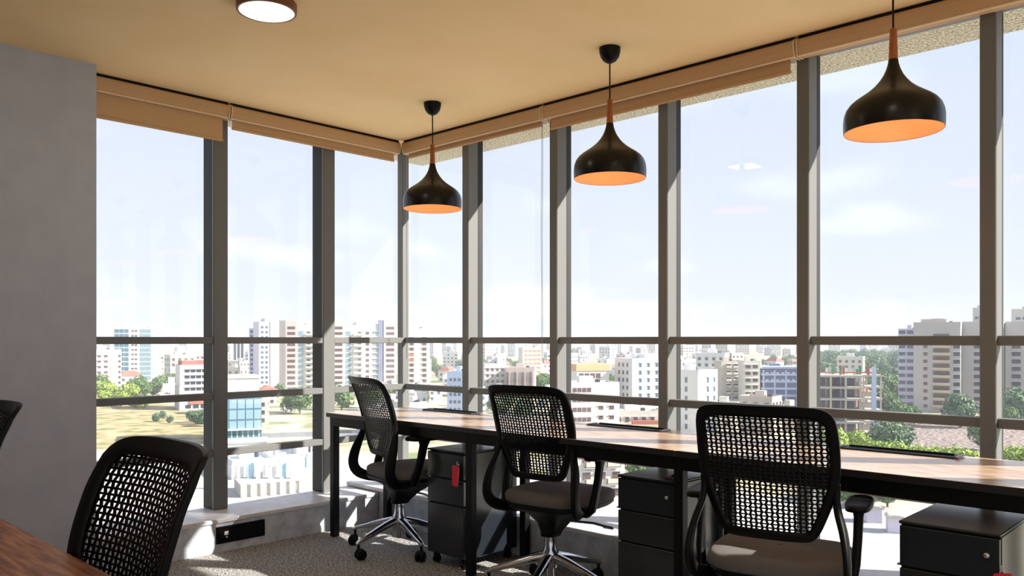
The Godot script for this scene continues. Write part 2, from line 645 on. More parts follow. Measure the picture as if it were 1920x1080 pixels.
# ---------------------------------------------------------------- lamps
func build_lamps() -> void:
	var t := thing("pendant_lamp", "", "lamp", Vector3(3.14, CEILING, -3.629), 0.0, "black pendant lamps above the bench desk")
	var s := MB.new()
	s.lathe([[0.0, -0.072], [0.014, -0.071], [0.030, -0.062], [0.043, -0.044], [0.050, -0.020], [0.051, 0.0]], 28)
	part(t, "ceiling_canopy", s, M.black)
	s = MB.new()
	s.tube([Vector3(0, -0.07, 0), Vector3(0.001, -0.16, 0), Vector3(0, -0.25, 0)], 0.0035, 8, Vector3.BACK)
	part(t, "cord", s, M.black)
	s = MB.new()
	s.lathe([[0.0, -0.243], [0.010, -0.244], [0.0125, -0.25], [0.014, -0.30], [0.016, -0.362]], 20)
	part(t, "wooden_neck", s, M.lamp_wood)
	var prof := [[0.0165, -0.358], [0.019, -0.375], [0.025, -0.395], [0.034, -0.415], [0.047, -0.435], [0.064, -0.455], [0.085, -0.473], [0.108, -0.489], [0.131, -0.504], [0.149, -0.519], [0.162, -0.537], [0.169, -0.556], [0.172, -0.578], [0.172, -0.60], [0.1705, -0.622]]
	s = MB.new()
	s.lathe(prof, 56)
	var rim := []
	for p in [[0.1705, -0.622], [0.1692, -0.6235], [0.168, -0.622]]:
		rim.append(p)
	s.lathe(rim, 56)
	var shade := part(t, "shade", s, M.black_gloss)
	s = MB.new()
	var inner := []
	for p in prof:
		inner.append([maxf(p[0] - 0.0025, 0.002), p[1] - (0.0 if p[1] < -0.6 else 0.003)])
	s.lathe(inner, 56)
	part(shade, "shade_lining", s, M.lamp_inside)
	s = MB.new()
	s.lathe([[0.0, -0.515], [0.012, -0.513], [0.022, -0.505], [0.027, -0.49], [0.024, -0.472], [0.014, -0.455], [0.012, -0.43]], 16)
	var bulb := plain(Color(1, 0.9, 0.75), 0.4)
	bulb.emission_enabled = true
	bulb.emission = Color(1.0, 0.78, 0.5)
	bulb.emission_energy_multiplier = 2.0
	part(t, "bulb", s, bulb)
	var l := OmniLight3D.new()
	l.name = "pendant_light"
	l.position = Vector3(0, -0.485, 0)
	l.light_color = Color(1.0, 0.90, 0.78)
	l.light_energy = 0.028
	l.light_size = 0.02
	l.omni_range = 12.0
	l.omni_attenuation = 2.0
	l.shadow_enabled = true
	t.add_child(l)
	t.set_meta("label", "black teardrop pendant lamp with wooden neck, nearest the glazed corner")
	copy(t, "pendant_lamp", "black teardrop pendant lamp with wooden neck, middle one of the row", Vector3(3.132, CEILING, -2.334), 0.7)
	copy(t, "pendant_lamp", "black teardrop pendant lamp with wooden neck, farthest from the glazed corner", Vector3(3.14, CEILING, -1.047), 1.9)
	# round lamps on the ceiling; one stands in view, the rest are added for fill light
	t = thing("ceiling_lamp", "round white glowing ceiling lamp with a brown rim", "lamp", Vector3(1.735, CEILING, -3.045), 0.0, "round lamps on the ceiling")
	s = MB.new()
	s.lathe([[0.0, 0.0], [0.118, 0.0], [0.121, -0.003], [0.121, -0.036], [0.119, -0.039], [0.111, -0.039]], 48)
	part(t, "rim", s, M.copper)
	s = MB.new()
	s.lathe([[0.112, -0.037], [0.108, -0.0395], [0.0, -0.0405]], 48)
	var glow := plain(Color(1, 0.97, 0.92), 0.4)
	glow.emission_enabled = true
	glow.emission = Color(1.0, 0.95, 0.86)
	glow.emission_energy_multiplier = 1.15
	part(t, "diffuser", s, glow)
	var a := AreaLight3D.new()
	a.name = "ceiling_light"
	a.position = Vector3(0, -0.046, 0)
	a.rotation_degrees.x = -90
	a.area_size = Vector2(0.19, 0.19)
	a.light_color = Color(1.0, 0.95, 0.89)
	a.light_energy = 0.32
	a.area_range = 12.0
	a.area_attenuation = 2.0
	a.shadow_enabled = true
	t.add_child(a)
	for p in [Vector2(1.735, -0.6), Vector2(1.735, 1.85), Vector2(-0.75, -0.6), Vector2(-0.75, 1.85)]:
		copy(t, "ceiling_lamp", "added unseen round fill lamp with a brown rim over the back of the office", Vector3(p.x, CEILING, p.y), 0.0)


# ---------------------------------------------------------------- furniture
const DESK_Z := [-4.20, -2.98, -1.76, -0.54, 0.68]


func build_desk() -> void:
	var t := thing("bench_desk", "long wooden-topped bench desk on black steel legs along the window", "desk", Vector3.ZERO)
	for i in 4:
		var z0: float = DESK_Z[i]
		var z1: float = DESK_Z[i + 1]
		var s := MB.new()
		s.cham(Vector3(3.10, 0.7375, (z0 + z1) / 2), Vector3(0.62, 0.025, z1 - z0 - 0.002), 0.002)
		part(t, "desktop", s, M.desk_wood)
		s = MB.new()
		s.cham(Vector3(2.7885, 0.7372, (z0 + z1) / 2), Vector3(0.003, 0.0246, z1 - z0 - 0.002), 0.001)
		part(t, "edge_band", s, M.edge_band)
		s = MB.new()
		s.cham(Vector3(2.83, 0.6965, (z0 + z1) / 2), Vector3(0.035, 0.055, z1 - z0 - 0.004), 0.003)
		part(t, "front_beam", s, M.steel)
		s = MB.new()
		s.cham(Vector3(3.36, 0.6965, (z0 + z1) / 2), Vector3(0.035, 0.055, z1 - z0 - 0.004), 0.003)
		part(t, "rear_beam", s, M.steel)
		# cable flap near the back edge of every top
		var c := (z0 + z1) / 2 + 0.40 - 0.03 - (0.0 if i < 3 else 0.0)
		c = [-3.69, -2.385, -1.10, 0.15][i]
		s = MB.new()
		s.cham(Vector3(3.345, 0.752, c), Vector3(0.09, 0.005, 0.43), 0.003)
		var flap := part(t, "cable_flap", s, M.steel)
		s = MB.new()
		s.cham(Vector3(3.372, 0.757, c), Vector3(0.014, 0.008, 0.39), 0.003)
		part(flap, "brush_strip", s, M.black)
		for f in [-1.0, 1.0]:
			s = MB.new()
			s.cham(Vector3(3.345, 0.7545, c + f * 0.222), Vector3(0.085, 0.009, 0.014), 0.003)
			part(flap, "end_bracket", s, M.chrome_dull)
	for i in 5:
		var z: float = DESK_Z[i] + (0.022 if i == 0 else (-0.022 if i == 4 else 0.0))
		for x in [2.835, 3.235]:
			var s := MB.new()
			s.cham(Vector3(x, 0.3625, z), Vector3(0.042, 0.725, 0.042), 0.003)
			var leg := part(t, "leg", s, M.steel)
			s = MB.new()
			s.drum(0.018, 0.0, 0.012, Vector3(x, 0.0, z))
			part(leg, "levelling_foot", s, M.chrome_dull)
		var s2 := MB.new()
		s2.cham(Vector3(3.09, 0.700, z), Vector3(0.50, 0.045, 0.036), 0.003)
		part(t, "cross_beam", s2, M.steel)


# local x points out of the drawers' back, so the fronts face -x
func make_pedestal() -> Node3D:
	var t := thing("drawer_pedestal", "", "pedestal", Vector3.ZERO, 0.0, "black drawer pedestals under the bench desk")
	var w := 0.285
	var d := 0.40
	var s := MB.new()
	s.cham(Vector3(d / 2 + 0.010, 0.330, 0), Vector3(d - 0.02, 0.545, w), 0.004)
	part(t, "carcass", s, M.pedestal)
	s = MB.new()
	s.cham(Vector3(d / 2, 0.607, 0), Vector3(d, 0.010, w + 0.002), 0.003)
	part(t, "top_panel", s, M.pedestal)
	var y := 0.600
	for h in [0.135, 0.135, 0.268]:
		s = MB.new()
		s.cham(Vector3(0.010, y - h / 2, 0), Vector3(0.020, h - 0.005, w - 0.004), 0.003)
		var dr := part(t, "drawer", s, M.pedestal)
		s = MB.new()
		s.cham(Vector3(0.012, y - h + 0.006, -w / 2 - 0.001), Vector3(0.022, 0.006, 0.012), 0.002)
		part(dr, "pull", s, M.chrome_dull)
		y -= h
	s = MB.new()
	var turn := Basis(Vector3(0, 0, 1), PI / 2)
	s.lathe([[0.0, 0.010], [0.006, 0.010], [0.0095, 0.007], [0.0105, 0.0]], 18, Vector3(0.0, 0.545, w / 2 - 0.035), turn)
	part(t, "lock", s, M.chrome)
	for x in [0.04, d - 0.04]:
		for z in [-w / 2 + 0.035, w / 2 - 0.035]:
			s = MB.new()
			s.drum(0.022, -0.010, 0.010, Vector3(x, 0.022, z), Basis(Vector3(1, 0, 0), PI / 2), 14)
			s.cham(Vector3(x, 0.050, z), Vector3(0.03, 0.016, 0.03), 0.003)
			part(t, "caster", s, M.black)
	return t


func key_tag(label: String, at: Vector3, color: Material, turn: float, tilt: float) -> void:
	var t := thing("key_tag", label, "key tag", at, turn)
	var s := MB.new()
	s.cham(Vector3(0.002, -0.008, 0), Vector3(0.003, 0.026, 0.010), 0.001, Basis(Vector3(1, 0, 0), tilt))
	part(t, "key", s, M.chrome)
	var b := Basis(Vector3(1, 0, 0), tilt)
	s = MB.new()
	var poly := [[-0.021, -0.016], [0.021, -0.016], [0.025, -0.022], [0.022, -0.114], [0.017, -0.121], [-0.014, -0.121], [-0.019, -0.114], [-0.025, -0.022]]
	s.prism(poly, Transform3D(b * Basis(Vector3(0, 0, 1), Vector3(0, 1, 0), Vector3(-1, 0, 0)), Vector3(-0.004, 0, 0)), 0.006)
	part(t, "tag", s, color)


func build_pedestals() -> void:
	var p := make_pedestal()
	p.position = Vector3(2.842, 0, -3.185)
	p.set_meta("label", "black drawer pedestal with a red tag in its lock, near the glazed corner")
	copy(p, "drawer_pedestal", "black drawer pedestal with keys lying on top, under the middle of the desk", Vector3(2.842, 0, -1.935), 0.0)
	copy(p, "drawer_pedestal", "black drawer pedestal pulled out from the desk, with a pink and red tag", Vector3(2.742, 0, -0.755), 0.0)
	key_tag("red key tag hanging from the lock of a drawer pedestal", Vector3(2.828, 0.560, -3.078), M.red_tag, 0.0, 0.06)
	key_tag("pink and red key tag hanging at the corner of the pulled-out drawer pedestal", Vector3(2.728, 0.520, -0.605), M.red_tag, 0.3, -0.10)
	var k := thing("key_bunch", "small bunch of keys with a dark red fob on the middle pedestal", "keys", Vector3(2.91, 0.612, -1.85))
	var s := MB.new()
	for i in 3:
		s.cham(Vector3(0.012 * i, 0.004 + 0.004 * i, 0.01 * i - 0.01), Vector3(0.05, 0.004, 0.02), 0.001, Basis(Vector3.UP, 0.7 * i))
	part(k, "fob", s, plain(Color(0.35, 0.06, 0.10), 0.5))
	s = MB.new()
	var ring := []
	for i in 14:
		ring.append(Vector3(0.02 + 0.014 * cos(TAU * i / 14), 0.016 + 0.004 * sin(TAU * i / 14), 0.014 * sin(TAU * i / 14)))
	s.sweep(ring, MB.ellipse(0.0018, 0.0018, 6), Vector3.UP, [], false, true)
	part(k, "ring", s, M.chrome)


# ---------------------------------------------------------------- chairs (local +x is where the sitter looks, +z the sitter's right hand)
func back_x(y: float) -> float:
	var ys := [0.545, 0.60, 0.68, 0.78, 0.88, 0.95, 0.985]
	var xs := [-0.125, -0.137, -0.152, -0.174, -0.205, -0.236, -0.258]
	if y <= ys[0]:
		return xs[0]
	for i in 6:
		if y <= ys[i + 1]:
			var t: float = (y - ys[i]) / (ys[i + 1] - ys[i])
			return cubic_interpolate(xs[i], xs[i + 1], xs[maxi(i - 1, 0)], xs[mini(i + 2, 6)], t)
	return xs[6]


func back_point(z: float, y: float, out := 0.0) -> Vector3:
	var k := z / 0.222
	return Vector3(back_x(y) + 0.040 * k * k - out, y, z)


func back_outline() -> Array:
	var half := [Vector2(0, 0.985), Vector2(0.10, 0.985), Vector2(0.165, 0.981), Vector2(0.198, 0.968), Vector2(0.214, 0.94), Vector2(0.221, 0.88), Vector2(0.222, 0.80), Vector2(0.216, 0.735), Vector2(0.198, 0.675), Vector2(0.178, 0.622), Vector2(0.160, 0.580), Vector2(0.143, 0.557), Vector2(0.115, 0.546), Vector2(0, 0.545)]
	var c := Curve2D.new()
	for i in half.size():
		var a: Vector2 = half[maxi(i - 1, 0)]
		var b: Vector2 = half[mini(i + 1, half.size() - 1)]
		var tan_ := (b - a) / 6.0
		if i == 0 or i == half.size() - 1:
			tan_.y = 0.0
		c.add_point(half[i], -tan_, tan_)
	var out := []
	var m := 44
	for i in m + 1:
		out.append(c.sample_baked(c.get_baked_length() * i / m, true))
	for i in range(m - 1, 0, -1):
		out.append(Vector2(-out[i].x, out[i].y))
	return out


func make_chair() -> Node3D:
	var t := thing("office_chair", "", "chair")
	var s := MB.new()
	# seat cushion
	var cut := MB.rounded(0.235, 0.228, 3.6, 36)
	var rows := []
	for q in [[0.02, 0.482, 0.0], [0.45, 0.481, 0.0], [0.75, 0.479, 0.0], [0.92, 0.475, 0.0], [0.98, 0.467, 0.0], [1.0, 0.454, 0.0], [0.995, 0.432, 0.0], [0.96, 0.424, 0.0], [0.02, 0.424, 0.0]]:
		var r := []
		for p in cut:
			var x: float = p[0] * q[0]
			var drop := 0.0
			if x > 0.12:
				drop = pow((x - 0.12) / 0.115, 2.0) * 0.014
			r.append(Vector3(0.085 + x, q[1] - drop, p[1] * q[0]))
		rows.append(r)
	s.grid(rows, true)
	part(t, "seat", s, M.seat)
	s = MB.new()
	rows = []
	for q in [[0.97, 0.424], [0.985, 0.414], [0.93, 0.402], [0.60, 0.372], [0.34, 0.325], [0.22, 0.285], [0.20, 0.265], [0.02, 0.262]]:
		var r := []
		for p in cut:
			r.append(Vector3(0.085 * (q[1] - 0.262) / 0.16 + p[0] * q[0], q[1], p[1] * q[0] * (1.0 if q[1] > 0.4 else 0.86)))
		rows.append(r)
	s.grid(rows, true)
	part(t, "seat_shell", s, M.black)
	s = MB.new()
	s.tube([Vector3(0.05, 0.335, 0.08), Vector3(0.06, 0.338, 0.20), Vector3(0.065, 0.33, 0.262)], 0.006, 8)
	s.cham(Vector3(0.068, 0.328, 0.275), Vector3(0.022, 0.014, 0.055), 0.005)
	part(t, "height_lever", s, M.chrome_dull)
	# column and star base
	s = MB.new()
	s.lathe([[0.026, 0.268], [0.028, 0.25], [0.030, 0.205], [0.040, 0.192], [0.042, 0.150], [0.036, 0.118], [0.020, 0.112], [0.018, 0.068], [0.0, 0.066]], 24)
	part(t, "gas_column", s, M.chrome)
	for k in 5:
		var a := TAU * k / 5.0 + 0.35
		var dir := Vector3(cos(a), 0, sin(a))
		s = MB.new()
		s.sweep([dir * 0.030 + Vector3(0, 0.165, 0), dir * 0.10 + Vector3(0, 0.150, 0), dir * 0.20 + Vector3(0, 0.122, 0), dir * 0.285 + Vector3(0, 0.098, 0), dir * 0.305 + Vector3(0, 0.088, 0)], MB.rounded(0.022, 0.022, 3.0, 14), Vector3.UP, [Vector2(1, 1), Vector2(0.95, 0.9), Vector2(0.8, 0.7), Vector2(0.62, 0.5), Vector2(0.4, 0.3)])
		var leg := part(t, "base_leg", s, M.chrome)
		s = MB.new()
		var c := dir * 0.292
		var swing := a + 0.9 + 1.3 * k
		var cb := Basis(Vector3.UP, swing) * Basis(Vector3(1, 0, 0), PI / 2)
		var off := Basis(Vector3.UP, swing) * Vector3(0.012, 0, 0)
		for f in [-1.0, 1.0]:
			var side := Basis(Vector3.UP, swing) * Vector3(0, 0, f * 0.014)
			s.lathe([[0.0, -0.010], [0.024, -0.010], [0.0285, -0.006], [0.0285, 0.006], [0.024, 0.010], [0.0, 0.010]], 18, c + off + side + Vector3(0, 0.0285, 0), cb)
		s.lathe([[0.0, 0.062], [0.018, 0.060], [0.024, 0.048], [0.022, 0.034]], 14, c + off * 0.6)
		s.drum(0.0075, 0.055, 0.100, c)
		part(leg, "caster", s, M.black)
	# backrest: perforated sheet inside a moulded rim
	var outline := back_outline()
	var poly := PackedVector2Array(outline)
	var inner := Geometry2D.offset_polygon(poly, -0.024)[0]
	var shrunk := Geometry2D.offset_polygon(poly, -0.011)[0]
	s = MB.new()
	var cols := 26
	var cw := 0.444 / cols
	var rh := 0.0128
	var count := int(0.44 / rh)
	var th := 0.0013
	for j in count:
		for i in cols:
			var z0 := -0.222 + i * cw
			var y0 := 0.545 + j * rh
			var mid := Vector2(z0 + cw / 2, y0 + rh / 2)
			if not Geometry2D.is_point_in_polygon(mid, shrunk):
				continue
			var hole := Geometry2D.is_point_in_polygon(mid, inner)
			var o := [[z0, y0], [z0 + cw, y0], [z0 + cw, y0 + rh], [z0, y0 + rh]]
			var nrm := Vector3(-1, 0, 0)
			if not hole:
				for f in [-1.0, 1.0]:
					s.quad(back_point(o[0][0], o[0][1], f * th), back_point(o[1][0], o[1][1], f * th), back_point(o[2][0], o[2][1], f * th), back_point(o[3][0], o[3][1], f * th), nrm * f)
				continue
			# holes narrow upwards and downwards by turns
			var wide := 0.0022
			var slim := 0.0058
			var up := (i + j) % 2 == 0
			var b0 := wide if up else slim
			var b1 := slim if up else wide
			var q := [[z0 + b0, y0 + 0.0022], [z0 + cw - b0, y0 + 0.0022], [z0 + cw - b1, y0 + rh - 0.0022], [z0 + b1, y0 + rh - 0.0022]]
			var mid3 := back_point(mid.x, mid.y)
			for e in 4:
				var g := (e + 1) % 4
				for f in [-1.0, 1.0]:
					s.quad(back_point(o[e][0], o[e][1], f * th), back_point(o[g][0], o[g][1], f * th), back_point(q[g][0], q[g][1], f * th), back_point(q[e][0], q[e][1], f * th), nrm * f)
				var wall_mid := back_point((q[e][0] + q[g][0]) / 2, (q[e][1] + q[g][1]) / 2)
				s.quad(back_point(q[e][0], q[e][1], -th), back_point(q[g][0], q[g][1], -th), back_point(q[g][0], q[g][1], th), back_point(q[e][0], q[e][1], th), (mid3 - wall_mid).normalized())
	var rest := Node3D.new()
	rest.name = "backrest"
	t.add_child(rest)
	part(rest, "perforated_sheet", s, M.black)
	s = MB.new()
	rows = []
	var m := outline.size()
	for k in m + 1:
		var p: Vector2 = outline[k % m]
		var a: Vector2 = outline[(k - 1 + m) % m]
		var b: Vector2 = outline[(k + 1) % m]
		var d := (b - a).normalized()
		var inn := Vector2(-d.y, d.x)
		if inn.dot(Vector2(0, 0.77) - p) < 0:
			inn = -inn
		var wide := 0.030 if p.y < 0.93 else 0.038
		var r := []
		for e in [[0.0, -0.004], [0.003, -0.009], [0.6, -0.010], [1.0, -0.0055], [1.0, 0.0055], [0.6, 0.009], [0.003, 0.007], [0.0, 0.004]]:
			var at: Vector2 = p + inn * (e[0] * wide)
			r.append(back_point(at.x, at.y, e[1]))
		rows.append(r)
	s.grid(rows, true)
	part(rest, "rim", s, M.black)
	# uprights carrying the backrest, swept round under the seat
	for f in [-1.0, 1.0]:
		s = MB.new()
		var path := [Vector3(0.10, 0.375, f * 0.13), Vector3(-0.02, 0.385, f * 0.185), Vector3(-0.105, 0.402, f * 0.222), Vector3(-0.155, 0.432, f * 0.240), Vector3(-0.174, 0.480, f * 0.246), Vector3(-0.166, 0.540, f * 0.242), Vector3(-0.147, 0.600, f * 0.230), Vector3(-0.130, 0.655, f * 0.213), Vector3(-0.122, 0.70, f * 0.208), Vector3(-0.124, 0.74, f * 0.210)]
		var fine := []
		for i in path.size() - 1:
			for k in 3:
				var u := k / 3.0
				fine.append(path[i].cubic_interpolate(path[i + 1], path[maxi(i - 1, 0)], path[mini(i + 2, path.size() - 1)], u))
		fine.append(path[-1])
		var sc := []
		for i in fine.size():
			var u := float(i) / (fine.size() - 1)
			var g := 1.0 - 0.62 * smoothstep(0.5, 1.0, u)
			sc.append(Vector2(1.0, g))
		var sec := MB.rounded(0.011, 0.030, 3.0, 12)
		s.sweep(fine, sec, Vector3(1, 0.25, 0), sc)
		part(t, "back_upright", s, M.black)
		# armrest: post leaning forwards with a pad on top
		s = MB.new()
		s.sweep([Vector3(-0.02, 0.392, f * 0.16), Vector3(-0.03, 0.395, f * 0.222), Vector3(-0.028, 0.415, f * 0.244), Vector3(-0.015, 0.47, f * 0.252), Vector3(0.008, 0.55, f * 0.255), Vector3(0.022, 0.615, f * 0.256), Vector3(0.026, 0.648, f * 0.256)], MB.rounded(0.014, 0.024, 3.0, 12), Vector3(1, 0.02, 0), [Vector2(1, 1), Vector2(1, 1), Vector2(1, 1.05), Vector2(1, 1), Vector2(1, 0.95), Vector2(1.05, 1.0), Vector2(1.4, 1.5)])
		part(t, "arm_post", s, M.black)
		s = MB.new()
		rows = []
		var pad := MB.rounded(0.118, 0.041, 3.0, 24)
		for q in [[0.02, 0.672], [0.80, 0.671], [0.95, 0.667], [1.0, 0.658], [0.96, 0.648], [0.6, 0.642], [0.02, 0.642]]:
			var r := []
			for p in pad:
				r.append(Vector3(0.030 + p[0] * q[0], q[1], f * 0.258 + p[1] * q[0]))
			rows.append(r)
		s.grid(rows, true)
		part(t, "arm_pad", s, M.black)
	return t


func build_chairs() -> void:
	var g := "black mesh-backed office chairs"
	var c := make_chair()
	tag(c, "black mesh-backed swivel chair beside the glazed corner at the end of the bench desk", "chair", g)
	c.position = Vector3(2.905, 0, -3.645)
	c.rotation.y = -0.22
	copy(c, "office_chair", "black mesh-backed swivel chair between the red-tagged pedestal and the middle pedestal", Vector3(2.915, 0, -2.52), 0.12)
	copy(c, "office_chair", "black mesh-backed swivel chair in front of the middle and the pulled-out pedestal", Vector3(2.60, 0, -1.245), 0.25)
	copy(c, "office_chair", "black mesh-backed chair tucked under the brown table, its back before the short window", Vector3(0.477, 0, -1.64), PI)
	copy(c, "office_chair", "black mesh-backed chair at the brown table in front of the grey wall", Vector3(0.56, 0, -3.07), PI)


func build_meeting_table() -> void:
	var t := thing("meeting_table", "brown wooden table with a straight edge, chairs tucked under it", "table", Vector3(-0.05, 0, -2.43))
	var s := MB.new()
	s.cham(Vector3(0, 0.735, 0), Vector3(1.276, 0.03, 2.5), 0.004)
	part(t, "tabletop", s, M.table_wood)
	for x in [-0.55, 0.5]:
		for z in [-1.15, 1.15]:
			s = MB.new()
			s.cham(Vector3(x, 0.36, z), Vector3(0.05, 0.72, 0.05), 0.004)
			part(t, "leg", s, M.steel)
	for z in [-1.15, 1.15]:
		s = MB.new()
		s.cham(Vector3(-0.025, 0.690, z), Vector3(1.0, 0.05, 0.03), 0.003)
		part(t, "end_beam", s, M.steel)


func build_small_things() -> void:
	var t := thing("socket_box", "black power socket box on the grey kerb under the short window", "socket", Vector3(2.30, 0.095, -4.325))
	var s := MB.new()
	s.cham(Vector3(0, 0, 0.004), Vector3(0.30, 0.096, 0.008), 0.003)
	part(t, "plate", s, M.black)
	s = MB.new()
	s.cham(Vector3(-0.09, 0.008, 0.010), Vector3(0.026, 0.022, 0.006), 0.003)
	s.cham(Vector3(-0.088, -0.014, 0.009), Vector3(0.010, 0.010, 0.004), 0.002)
	part(t, "switch", s, M.white)


# ---------------------------------------------------------------- the city outside
func city_materials() -> void:
	M.ground = grained(noise_tex(41, 0.012, [[0.2, Color(0.45, 0.50, 0.32)], [0.42, Color(0.62, 0.58, 0.46)], [0.6, Color(0.74, 0.69, 0.58)], [0.8, Color(0.66, 0.64, 0.60)]], 512, FastNoiseLite.TYPE_SIMPLEX_SMOOTH, 5), Vector3.ONE / 160.0, 0.95)
	M.field = grained(noise_tex(42, 0.02, [[0.2, Color(0.40, 0.45, 0.22)], [0.42, Color(0.60, 0.54, 0.37)], [0.6, Color(0.67, 0.59, 0.44)], [0.85, Color(0.72, 0.64, 0.50)]], 512, FastNoiseLite.TYPE_SIMPLEX_SMOOTH, 5), Vector3.ONE / 90.0, 0.95)
	M.rubble = grained(noise_tex(43, 0.06, [[0.2, Color(0.30, 0.26, 0.24)], [0.5, Color(0.50, 0.44, 0.41)], [0.8, Color(0.66, 0.61, 0.57)]], 512, FastNoiseLite.TYPE_SIMPLEX, 5), Vector3.ONE / 60.0, 0.95)
	M.pavement = grained(noise_tex(44, 0.03, [[0.2, Color(0.62, 0.605, 0.58)], [0.8, Color(0.72, 0.705, 0.68)]], 256), Vector3.ONE / 30.0, 0.9)
	M.asphalt = plain(Color(0.50, 0.49, 0.49), 0.9)
	M.win_dark = plain(Color(0.20, 0.22, 0.27), 0.25)
	M.win_blue = plain(Color(0.30, 0.37, 0.46), 0.2)
	M.win_brown = plain(Color(0.38, 0.30, 0.29), 0.3)
	M.teal_glass = plain(Color(0.33, 0.47, 0.54), 0.12, 0.25)
	M.pale_teal = plain(Color(0.53, 0.64, 0.69), 0.12, 0.2)
	var paints := {"b_white": [0.85, 0.85, 0.845], "b_cream": [0.81, 0.795, 0.76], "b_beige": [0.74, 0.705, 0.66], "b_pink": [0.79, 0.715, 0.70], "b_grey": [0.72, 0.71, 0.71], "b_lilac": [0.78, 0.76, 0.82], "b_blue": [0.70, 0.77, 0.90], "b_taupe": [0.57, 0.545, 0.545], "b_indigo": [0.46, 0.47, 0.58], "b_red": [0.68, 0.39, 0.34], "b_ochre": [0.82, 0.64, 0.49], "b_concrete": [0.74, 0.71, 0.67], "b_roof": [0.80, 0.77, 0.73], "b_sand": [0.69, 0.675, 0.67], "b_tarp": [0.18, 0.36, 0.78], "b_green": [0.25, 0.55, 0.40], "b_yellow": [0.93, 0.70, 0.18], "b_paleblue": [0.66, 0.80, 0.88]}
	for k in paints:
		var v: Array = paints[k]
		M[k] = plain(Color(v[0], v[1], v[2]), 0.85)


# A face of a block: local basis with x along the face and z out of it, origin at the middle of its foot.
func face_of(w: float, d: float, which: String) -> Transform3D:
	match which:
		"l":
			return Transform3D(Basis(Vector3.UP, -PI / 2), Vector3(-w / 2, 0, 0))
		"r":
			return Transform3D(Basis(Vector3.UP, PI / 2), Vector3(w / 2, 0, 0))
	return Transform3D(Basis(), Vector3(0, 0, d / 2))


func put(parent: Node3D, called: String, mesh: Mesh, look: Material, xf: Transform3D) -> MeshInstance3D:
	var o := MeshInstance3D.new()
	o.name = called
	o.mesh = mesh
	o.material_override = look
	o.transform = xf
	parent.add_child(o, true)
	return o


# windows: cols are places along the face, every floor one row; returns nothing
func windows(t: Node3D, f: Transform3D, cols: Array, ww: float, wh: float, y0: float, fh: float, rows: int, look: Material, ledge := 0.0, called := "window") -> void:
	var s := MB.new()
	s.box(Vector3.ZERO, Vector3(ww, wh, 0.24))
	var m := s.mesh()
	var e := MB.new()
	for r in rows:
		for x in cols:
			var at: Vector3 = Vector3(x, y0 + r * fh, 0)
			put(t, called, m, look, Transform3D(f.basis, f * at))
			if ledge > 0.0:
				e.box(f * (at + Vector3(0, wh / 2 + 0.2, ledge / 2)), Vector3(ww + 0.5, 0.18, ledge), f.basis)
	if ledge > 0.0:
		tag(part(t, "sunshades", e, M.b_white), "", "", "", "stuff")


func balconies(t: Node3D, f: Transform3D, cols: Array, bw: float, out: float, y0: float, fh: float, rows: int, look: Material, rail := 1.0) -> void:
	var s := MB.new()
	s.box(Vector3(0, 0, out / 2), Vector3(bw, 0.25, out))
	s.box(Vector3(0, rail / 2, out - 0.06), Vector3(bw, rail, 0.12))
	for k in [-1.0, 1.0]:
		s.box(Vector3(k * (bw / 2 - 0.06), rail / 2, out / 2), Vector3(0.12, rail, out))
	var m := s.mesh()
	for r in rows:
		for x in cols:
			put(t, "balcony", m, look, Transform3D(f.basis, f * Vector3(x, y0 + r * fh, 0)))


func slab(t: Node3D, called: String, lo: Vector3, hi: Vector3, look: Material) -> MeshInstance3D:
	var s := MB.new()
	s.lohi(lo, hi)
	return part(t, called, s, look)


func roof_bits(t: Node3D, w: float, d: float, h: float, look: Material, tank := true) -> void:
	var s := MB.new()
	for k in [-1.0, 1.0]:
		s.box(Vector3(k * (w / 2 - 0.12), h + 0.45, 0), Vector3(0.24, 0.9, d))
		s.box(Vector3(0, h + 0.45, k * (d / 2 - 0.12)), Vector3(w, 0.9, 0.24))
	part(t, "parapet", s, look)
	if tank:
		slab(t, "stair_head", Vector3(-w * 0.18, h, -d * 0.3), Vector3(w * 0.1, h + 2.6, -d * 0.05), look)
		s = MB.new()
		s.drum(0.9, 0.0, 1.5, Vector3(w * 0.22, h, -d * 0.2), Basis(), 12)
		part(t, "water_tank", s, M.win_dark)


func spread(from: float, to: float, n: int) -> Array:
	var out := []
	for k in n:
		out.append(lerpf(from, to, (k + 0.5) / n))
	return out


func block(called: String, label: String, x: float, z: float, turn: float, w: float, d: float, h: float, look: Material, roof := true) -> Node3D:
	var t := thing(called, label, "building", Vector3(x, GROUND, z), turn)
	slab(t, "walls", Vector3(-w / 2, 0, -d / 2), Vector3(w / 2, h, d / 2), look)
	if roof:
		roof_bits(t, w, d, h, look)
	return t


